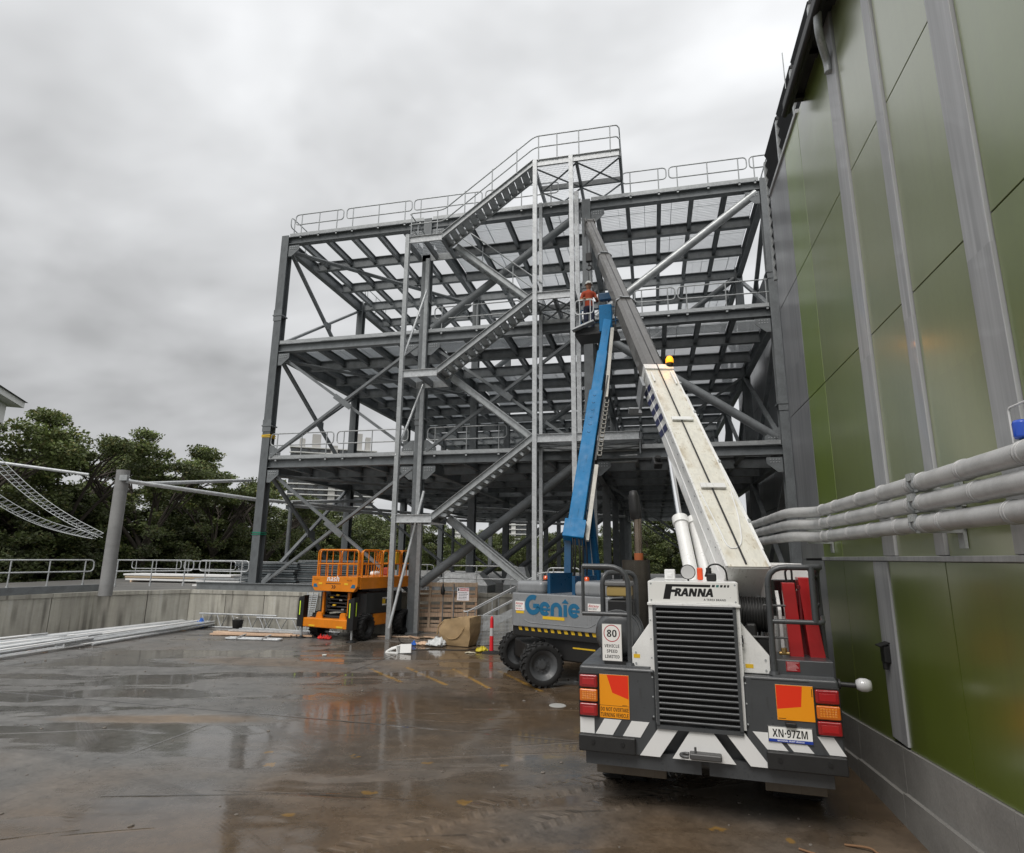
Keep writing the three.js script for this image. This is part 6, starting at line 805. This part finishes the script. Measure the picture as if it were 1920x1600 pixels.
// ---------- on the raised slab ----------
{
  const Y = WALL_Y - 0.12, Yt = WALL_Y;
  const railThing = (a, b, lab, h = 1.0) => { const t = thing('slab_railing', lab, 'railing', [0, 0, 0], 0, 'railings along the slab edge'); guardrail(t, a, b, h, 'guardrail', MAT.galvLight); };
  const common = 'section of pale tube railing along the left edge of the raised slab';
  const pts = [[-22.3, -4.2], [-20.9, -14.6], [-20.0, -18.7]]; let n = 0;
  const run = (a, b, k) => { for (let i = 0; i < k; i++) { const f0 = i / k + 0.012, f1 = (i + 1) / k - 0.012; railThing([mix(a[0], b[0], f0), Yt + 0.25, mix(a[1], b[1], f0)], [mix(a[0], b[0], f1), Yt + 0.25, mix(a[1], b[1], f1)], common, 0.85); } };
  run(pts[0], pts[1], 1); run(pts[1], pts[2], 1); run([-19.8, -19.0], [-17.9, -21.25], 1); run([-17.7, -21.25], [-15.4, -21.25], 1);
  for (let i = 0; i < 4; i++) railThing([-30 + i * 3.6, Yt, -30.5], [-26.6 + i * 3.6, Yt, -30.5], 'section of pale tube railing along the rear edge of the slab before the trees', 0.95);
  railThing([-14.6, Yt, -24.6], [-11.9, Yt, -24.6], 'pale tube railing behind the scissor lift, left section'); railThing([-11.7, Yt, -24.6], [-9.0, Yt, -24.6], 'pale tube railing behind the scissor lift, right section'); railThing([-8.3, Yt, -22.95], [-5.0, Yt, -22.95], 'pale tube railing on the wall above the timber panel');
  single('edge_beam', 'dark steel edge beam lying along the top of the concrete wall', 'beam', [bx(-17.5, -9.4, Yt, Yt + 0.26, -21.2, -21.0), bx(-17.5, -9.4, Yt + 0.26, Yt + 0.28, -21.28, -20.94)], MAT.steel);
  tag(mesh('kerb_beam', between(prof.rhs(0.16, 0.24), [-22.1, Yt + 0.12, -4], [-19.6, Yt + 0.12, -19.1]), MAT.steel, scene), 'dark steel kerb beam under the left slab railing', 'beam');
  // stacks of steel sheets and purlins
  const bluish = std([0.13, 0.15, 0.16], 0.4, { metalness: 0.3, map: rep(tStreak, 0.7, 3) }), r = rng(52);
  const stack = (name, lab, x0, x1, z0, z1, n2, th, mats, y = Y) => { const t = thing(name, lab, 'steel stack', [0, 0, 0]); for (let i = 0; i < n2; i++) P(t, 'sheet', bx(x0 + r() * 0.35, x1 - r() * 0.35, y + 0.1 + i * th, y + 0.1 + i * th + th * 0.72, z0 - r() * 0.08, z1 + r() * 0.08), mats[i % mats.length]); for (const x of [x0 + 0.6, x1 - 0.6]) P(t, 'bearer', bx(x, x + 0.1, y, y + 0.1, z0 - 0.05, z1 + 0.05), MAT.timber[1]); };
  stack('purlin_stack', 'stack of blue-grey steel purlins behind the corner column', -16.9, -13.9, -23.6, -22.4, 11, 0.10, [bluish, MAT.steel, bluish]); stack('sheet_stack', 'tall stack of dark ribbed sheets right of the corner column', -14.4, -11.2, -24.2, -22.6, 14, 0.085, [bluish, MAT.steel]); stack('panel_stack', 'low stack of white wall panels left of the grey post', -27.5, -20.8, -28.6, -27.4, 3, 0.12, [MAT.whitePlain, std([0.45, 0.36, 0.25], 0.7)]); stack('plank_stack', 'low white sheet stack between the slab railing and the corner column', -19.8, -16.9, -24.4, -23.5, 4, 0.09, [MAT.whitePlain, MAT.galv]);
  single('white_sheet', 'white roof sheet lying on the slab left of the scissor lift', 'sheet', [bx(-14.3, -9.9, Yt + 0.2, Yt + 0.24, -22.2, -21.4)], MAT.whitePlain);
  // low white roof hoods behind the timber panel
  const hood = (x, z, w, h, d, lab) => { const t = thing('vent_hood', lab, 'vent hood', [x, Y, z]); const g = new THREE.CylinderGeometry(0.42, 0.72, h, 4, 1).rotateY(Math.PI / 4).scale(w, 1, d); P(t, 'hood', uvm(g.toNonIndexed().deleteAttribute('normal')).translate(0, h / 2 + 0.3, 0), MAT.galvLight); P(t, 'skirt', bx(-0.5 * w, 0.5 * w, 0, 0.32, -0.5 * d, 0.5 * d), MAT.galv); };
  hood(-7.9, -25.6, 2.3, 0.5, 1.4, 'wide pale sheet metal hood behind the timber panel'); hood(-5.8, -26.6, 1.1, 0.75, 1.0, 'small pale pyramid hood right of the wide hood');
  // grey post with white pipes
  const t = thing('pipe_post', 'stout grey round post on the wall carrying long white pipes', 'post', [-18.65, 0, -18.0]);
  P(t, 'post', [cyl(0.215, 0.215, 4.4, 0, WALL_Y + 2.1, 0, 26)], std([0.30, 0.30, 0.295], 0.6, { map: rep(tMottle, 2) })); P(t, 'cleat', rbx(0.05, 0.4, 5.25, 5.45, 0.1, 0.2, 0.01), MAT.galv);
  P(t, 'pipe', tube([0.25, 5.25, 0.05], [2.2, 5.0, -4.6], 0.075, 12), MAT.galvLight); P(t, 'pipe', tube([2.2, 5.0, -4.6], [8.5, 5.0, -19], 0.075, 12), MAT.galvLight); P(t, 'pipe', tube([0.4, 5.2, -0.4], [0.95, 6.0, -5.9], 0.07, 12), MAT.galvLight);
  const q = thing('pipe_gantry', 'white tube gantry on slim posts standing behind the steel frame bay', 'gantry', [-15.6, 0, -24.0]);
  P(q, 'tube', tube([0, 5.0, 0], [0.9, 5.6, -6], 0.08, 12), MAT.galvLight); P(q, 'tube', tube([0, 4.85, 0], [3.6, 4.9, -12], 0.08, 12), MAT.galvLight); P(q, 'tube', tube([3.6, 4.9, -12], [12, 4.8, -16], 0.08, 12), MAT.galvLight); P(q, 'tube', tube([4.5, 5.5, -9], [14, 5.2, -14], 0.08, 12), MAT.galvLight);
  for (const [x, z] of [[0, 0], [3.6, -12], [12, -16], [8, -14]]) P(q, 'post', tube([x, WALL_Y - 0.12, z], [x, 4.95, z], 0.09, 12), MAT.steel);
  // lattice trusses hanging in from the left
  const lattice = (a, b, w, lab) => { const t2 = thing('lattice_truss', lab, 'truss'), p0 = V(...a), p1 = V(...b), d = p1.clone().sub(p0), L = d.length(), up = V(0, 1, 0), side = d.clone().cross(up).normalize(), nrm = side.clone().cross(d).normalize(); const off = (s, u, v) => p0.clone().addScaledVector(d, s / L).add(V(0, -0.32 * Math.sin(Math.PI * s / L), 0)).addScaledVector(side, u).addScaledVector(nrm, v); const taper = (s) => 1 - 0.35 * s / L; for (const [u, v] of [[-w, 0], [w, 0], [0, w * 1.3]]) P(t2, 'chord', spline(Array.from({ length: 9 }, (_, i) => off(L * i / 8, u * taper(L * i / 8), v * taper(L * i / 8))), 0.012, 32, 6), MAT.galv); const n3 = Math.round(L / 0.2); for (let i = 0; i < n3; i++) { const s0 = i * L / n3, s1 = (i + 1) * L / n3, k0 = taper(s0), k1 = taper(s1); P(t2, 'lacing', [tube(off(s0, -w * k0, 0), off(s1, 0, w * 1.3 * k1), 0.010, 5), tube(off(s0, w * k0, 0), off(s1, 0, w * 1.3 * k1), 0.010, 5), tube(off(s0, -w * k0, 0), off(s1, w * k1, 0), 0.008, 5)], MAT.galv); } };
  lattice([-24.2, 6.3, -17.2], [-19.6, 3.25, -18.35], 0.22, 'upper of two pale lattice trusses sloping down beside the grey post'); lattice([-23.4, 5.0, -16.4], [-19.7, 3.2, -18.2], 0.22, 'lower of two pale lattice trusses sloping down beside the grey post');
  single('white_pipe', 'thin white pipe running level in front of the trees at the left edge', 'pipe', tube([-27, 6.4, -16.8], [-22.3, 5.82, -19.9], 0.06, 10), MAT.galvLight);
}

// ---------- trees ----------
function leafGeo(clumps, perClump, size, seed) {   // leaf-sized faces gathered in clumps
  const r = rng(seed), pos = [], col = [];
  for (const [cx, cy, cz, rx, ry, rz, tone] of clumps) for (let i = 0; i < perClump; i++) {
    const th = r() * 6.283, ph = Math.acos(2 * r() - 1), rad = Math.pow(r(), 0.45), x = cx + rx * rad * Math.sin(ph) * Math.cos(th), y = cy + ry * rad * Math.cos(ph), z = cz + rz * rad * Math.sin(ph) * Math.sin(th);
    const s = size * (0.6 + 0.8 * r()), a = V(r() - 0.5, (r() - 0.5) * 0.7, r() - 0.5).normalize().multiplyScalar(s), b = V(r() - 0.5, r() - 0.5, r() - 0.5).cross(a).normalize().multiplyScalar(s * 0.55);
    const q = [[-a.x - b.x * 0.2, -a.y, -a.z - b.z * 0.2], [b.x, b.y, b.z], [a.x, a.y, a.z], [-b.x, -b.y, -b.z]]; for (const k of [0, 1, 2, 0, 2, 3]) pos.push(x + q[k][0], y + q[k][1], z + q[k][2]);
    const t = tone * (0.7 + 0.6 * r()), yel = r() < 0.12 ? 1.35 : 1; for (let k = 0; k < 6; k++) col.push(0.105 * t * yel, 0.138 * t, 0.034 * t);
  }
  const g = new THREE.BufferGeometry(); g.setAttribute('position', new THREE.Float32BufferAttribute(pos, 3)); g.setAttribute('color', new THREE.Float32BufferAttribute(col, 3)); g.computeVertexNormals(); return g;
}
const leafMat = new THREE.MeshPhysicalMaterial({ vertexColors: true, roughness: 0.75, side: THREE.DoubleSide, transmission: 0.25, thickness: 0 });
const leafSolid = new THREE.MeshStandardMaterial({ vertexColors: true, roughness: 0.8, side: THREE.DoubleSide });
const bark = std([0.075, 0.062, 0.05], 0.9, { map: rep(tMottle, 0.7) });
function limb(pts, r0, r1) { const c = new THREE.CatmullRomCurve3(pts.map(A3)), n = 8, l = []; for (let i = 0; i < n; i++) { const a = c.getPoint(i / n), b = c.getPoint((i + 1) / n); l.push(between(prof.cone(mix(r0, r1, i / n), mix(r0, r1, (i + 1) / n), 6), a, b)); } return merge(l); }
function treeVariant(kind, seed) {   // unit: 10 m tall
  const r = rng(seed), clumps = [], limbs = [];
  if (kind === 'umbrella') {
    limbs.push(limb([[0, 0, 0], [0.15, 1.2, 0.1], [0.1, 2.6, 0]], 0.32, 0.24));
    for (let i = 0; i < 7; i++) {
      const a = i / 7 * 6.283 + r() * 0.6, R0 = 1.8 + r() * 2.6, h = 6.2 + r() * 2.6 - R0 * 0.25, m = [Math.cos(a) * R0 * 0.45, 4 + r(), Math.sin(a) * R0 * 0.45], e = [Math.cos(a) * R0, h, Math.sin(a) * R0];
      limbs.push(limb([[0.1, 2.4 + r() * 0.4, 0], m, e], 0.17, 0.06));
      for (let k = 0; k < 6; k++) { const a2 = a + (r() - 0.5) * 1.7, d = 0.9 + r() * 1.6, f = [e[0] + Math.cos(a2) * d, Math.min(9.7, h + 0.3 + r() * 1.4), e[2] + Math.sin(a2) * d], from = [mix(m[0], e[0], 0.4 + 0.6 * r()), mix(m[1], e[1], 0.4 + 0.6 * r()), mix(m[2], e[2], 0.5)]; limbs.push(limb([from, [mix(from[0], f[0], 0.5), mix(from[1], f[1], 0.6), mix(from[2], f[2], 0.5)], f], 0.06, 0.025)); for (let j = 0; j < 3; j++) clumps.push([f[0] + (r() - 0.5) * 1.3, f[1] + (r() - 0.3) * 0.7, f[2] + (r() - 0.5) * 1.3, 0.6 + r() * 0.5, 0.26 + r() * 0.2, 0.6 + r() * 0.5, 0.6 + r() * 0.8]); }
    }
    for (let i = 0; i < 16; i++) { const a = r() * 6.283, d = 1.5 + r() * 3, y = 1.0 + r() * 4.2; clumps.push([Math.cos(a) * d, y, Math.sin(a) * d, 0.9, 0.5, 0.9, 0.45 + r() * 0.5]); }
    return [merge(limbs), leafGeo(clumps, 190, 0.105, seed + 1)];
  }
  limbs.push(limb([[0, 0, 0], [0.1, 2.5, 0], [0, 6.5, 0.1]], 0.3, 0.08)); for (let i = 0; i < 6; i++) { const a = r() * 6.283, y = 2 + r() * 4; limbs.push(limb([[0, y, 0], [Math.cos(a) * 1.3, y + 1, Math.sin(a) * 1.3], [Math.cos(a) * 2.4, y + 1.6, Math.sin(a) * 2.4]], 0.1, 0.03)); }
  for (let i = 0; i < 95; i++) { const a = r() * 6.283, y = 0.6 + r() * 8.8, w = 3.4 * Math.sqrt(Math.max(0.06, 1 - Math.pow((y - 4.2) / 5.6, 2))), d = w * Math.pow(r(), 0.4); clumps.push([Math.cos(a) * d, y, Math.sin(a) * d, 0.5 + r() * 0.5, 0.35 + r() * 0.35, 0.5 + r() * 0.5, 0.5 + r() * 0.8]); }
  return [merge(limbs), leafGeo(clumps, 130, 0.125, seed + 1)];
}
{
  const um = [0, 1, 2].map((k) => treeVariant('umbrella', 200 + k * 7)), dn = [0, 1, 2].map((k) => treeVariant('dense', 300 + k * 7));
  const tree = (name, lab, v, x, z, h, wide, turn, grp, mat = leafMat, y0 = -0.06) => { const t = thing(name, lab, 'tree', [x, y0, z], turn, grp); t.scale.set(h / 10 * wide, h / 10, h / 10 * wide); const tr = new THREE.Mesh(v[0], bark); tr.name = 'trunk'; const cr = new THREE.Mesh(v[1], mat); cr.name = 'crown'; for (const o of [tr, cr]) { o.castShadow = o.receiveShadow = true; t.add(o); } };
  // the four spreading trees beyond the wall, left to right, then lower trees filling under them
  tree('spreading_tree', 'tallest dark spreading tree at the left edge of the picture', um[0], -39.0, -26.4, 11.2, 0.95, 0.4, 'spreading trees beyond the wall');
  tree('spreading_tree', 'spreading tree second from the left, behind the lattice trusses', um[1], -37.6, -31.8, 11.1, 0.85, 1.9, 'spreading trees beyond the wall');
  tree('spreading_tree', 'spreading tree right behind the grey pipe post', um[2], -35.6, -37.0, 10.6, 0.9, 3.1, 'spreading trees beyond the wall');
  tree('spreading_tree', 'thin crowned spreading tree left of the corner column', um[0], -34.4, -42.8, 9.9, 0.85, 4.4, 'spreading trees beyond the wall');
  tree('spreading_tree', 'spreading tree whose crown meets the corner column of the frame', um[1], -31.6, -45.5, 9.0, 0.85, 5.3, 'spreading trees beyond the wall');
  const r = rng(91);
  for (let i = 0; i < 20; i++) { const f = i / 19, x = mix(-40, -32.4, f) - r() * 1.5, z = mix(-20, -66, f) + (r() - 0.5) * 2; tree('infill_tree', 'low bushy tree in the dense green belt behind the slab railing', dn[i % 3], x, z, 6.2 + r() * 2.0, 1.35, r() * 6, 'low trees behind the slab railing'); }
  for (let i = 0; i < 12; i++) { const f = i / 11, x = mix(-47, -38, f), z = mix(-22, -60, f); tree('belt_tree', 'dark tree in the second row of the green belt at the left', dn[(i + 1) % 3], x, z, 7.4 + r() * 1.6, 1.3, r() * 6, 'second row of belt trees at the left'); }
  for (let i = 0; i < 30; i++) { const x = -48 + i * 2.35 + r(), z = -74 - r() * 16; const h = (i < 9 ? 9.6 - i * 0.4 : 5.6) + r() * 1.4 + (x > -6 ? 1.2 + Math.max(0, 4 - Math.abs(x - 4)) * 0.8 : 0); tree('distant_tree', 'green tree in the distant row seen under the steel frame', dn[i % 3], x, z, h, 1.25, r() * 6, 'distant trees seen under the frame'); }
  // wooded slope closing the view
  const wood = new THREE.InstancedMesh(dn[0][1], leafSolid, 120), d = new THREE.Object3D(); for (let i = 0; i < 120; i++) { const f = i / 119; d.position.set(-150 + 190 * f + (r() - 0.5) * 5, -0.5, -118 - r() * 26 + (f < 0.3 ? 30 * (0.3 - f) : 0)); const s = 0.55 + r() * 0.25; d.scale.set(s * 1.4, s, s * 1.4); d.rotation.y = r() * 6; d.updateMatrix(); wood.setMatrixAt(i, d.matrix); } wood.name = 'woodland'; wood.userData = { kind: 'stuff', label: 'far green woodland closing the view behind the steel frame', category: 'woodland' }; wood.castShadow = true; scene.add(wood);
}
// ---------- far buildings ----------
function apartment(lab, x0, z0, x1, z1, floors, opts = {}) {
  const p = V(x0, 0, z0), q = V(x1, 0, z1), W = p.distanceTo(q), t = thing('apartment_block', lab, 'building', [x0, 0, z0], Math.atan2(-(z1 - z0), x1 - x0)), fh = 3.05, y0 = opts.y0 || 0, D = 14, r = rng(Math.round(W * 7));
  const wallM = std(opts.wall || [0.42, 0.41, 0.39], 0.8), slabM = std([0.62, 0.62, 0.6], 0.7), glass = phy([0.035, 0.045, 0.05], 0.12, { clearcoat: 1 }), dk = std([0.12, 0.12, 0.125], 0.7), bays = opts.bays || 6, bw = W / bays;
  P(t, 'wall', bx(0.6, W - 0.6, 0, y0 + floors * fh, -D, -1.6), dk);
  for (let f = 0; f < floors; f++) {
    const y = y0 + f * fh, sh = (f % 2 ? 0.8 : 0); P(t, 'balcony_slab', poly([[0, 0], [bw * 1.2, 1.2 + sh * 0.3], [bw * 2.6, 0.3], [bw * 4.1, 1.3 - sh * 0.2], [W, 0.2], [W, -2], [0, -2]], 0.55).applyMatrix4(new THREE.Matrix4().makeBasis(V(1, 0, 0), V(0, 0, 1), V(0, -1, 0))).translate(0, y + 0.55, 0), slabM);
    for (let b = 0; b < bays; b++) { const k = b * bw; if (b === Math.floor(bays * 0.45)) continue; P(t, 'window', bx(k + bw * 0.1, k + bw * (0.62 + 0.2 * r()), y + 0.6, y + 2.6, -1.62, -1.5), glass); }
  }
  const cb = Math.floor(bays * 0.45) * bw; P(t, 'stair_core', bx(cb + bw * 0.15, cb + bw * 0.85, 0, y0 + floors * fh + 2.2, -5, 0.4), wallM);
  (opts.tops || [[0.2, 0.35, 5], [0.72, 0.86, 7]]).forEach(([a, b, h]) => P(t, 'plant_room', bx(W * a, W * b, y0 + floors * fh, y0 + floors * fh + h, -9, -3), wallM));
  P(t, 'roof', bx(0, W, y0 + floors * fh, y0 + floors * fh + 0.5, -D, 0.5), slabM);
}
apartment('tall apartment tower with white balcony bands behind the frame\'s left bay', -203, -306, -160, -331, 21, { bays: 9, tops: [[0.1, 0.16, 6], [0.24, 0.34, 9], [0.74, 0.82, 11], [0.86, 0.92, 9]] });
apartment('pale mid-rise block seen under the frame right of the stair foot', -95, -391, -79, -394, 7, { bays: 4, wall: [0.6, 0.6, 0.58], y0: 5, tops: [[0.2, 0.5, 3]] });
apartment('smaller pale block left of the mid-rise block under the frame', -122, -352, -108, -356, 5, { bays: 3, wall: [0.6, 0.6, 0.58], y0: 4, tops: [[0.4, 0.7, 2]] });
{
  const t = thing('terrace_houses', 'row of low white flat-roofed houses seen above the trees under the frame', 'houses', [-150, 0, -305], R(-22)), w = std([0.7, 0.7, 0.68], 0.8), gl = phy([0.04, 0.05, 0.055], 0.15, {});
  for (let i = 0; i < 5; i++) { const h = 17 + (i * 7 % 5) * 1.1, x = i * 6.6; const hs = P(t, 'house', [bx(x, x + 6.2, 0, h, -9, 0), bx(x - 0.2, x + 6.4, h, h + 0.5, -9.2, 0.2)], w); for (let k = 0; k < 3; k++) P(hs, 'window', bx(x + 0.7 + k * 1.8, x + 1.9 + k * 1.8, h - 2.8, h - 1.1, -0.02, 0.05), gl); }
  const b = thing('pavilion', 'white walled building with a grey hipped roof at the left edge', 'building', [-52.5, 0, -32.0], R(35)), wl = std([0.62, 0.62, 0.6], 0.7);
  P(b, 'wall', bx(-4, 4, 0, 14.6, -4, 4), wl); for (let i = 0; i < 5; i++) P(b, 'pilaster', bx(-4.15 + i * 1.95, -3.8 + i * 1.95, 0, 14.6, 4.0, 4.12), std([0.5, 0.5, 0.49], 0.7)); P(b, 'eaves', bx(-4.9, 4.9, 14.6, 15.1, -4.9, 4.9), wl); P(b, 'roof', uvm(new THREE.CylinderGeometry(2.2, 7.2, 1.9, 4, 1).rotateY(Math.PI / 4).toNonIndexed().deleteAttribute('normal')).translate(0, 16.05, 0), std([0.06, 0.065, 0.075], 0.6));
}

renderer.render(scene, camera);
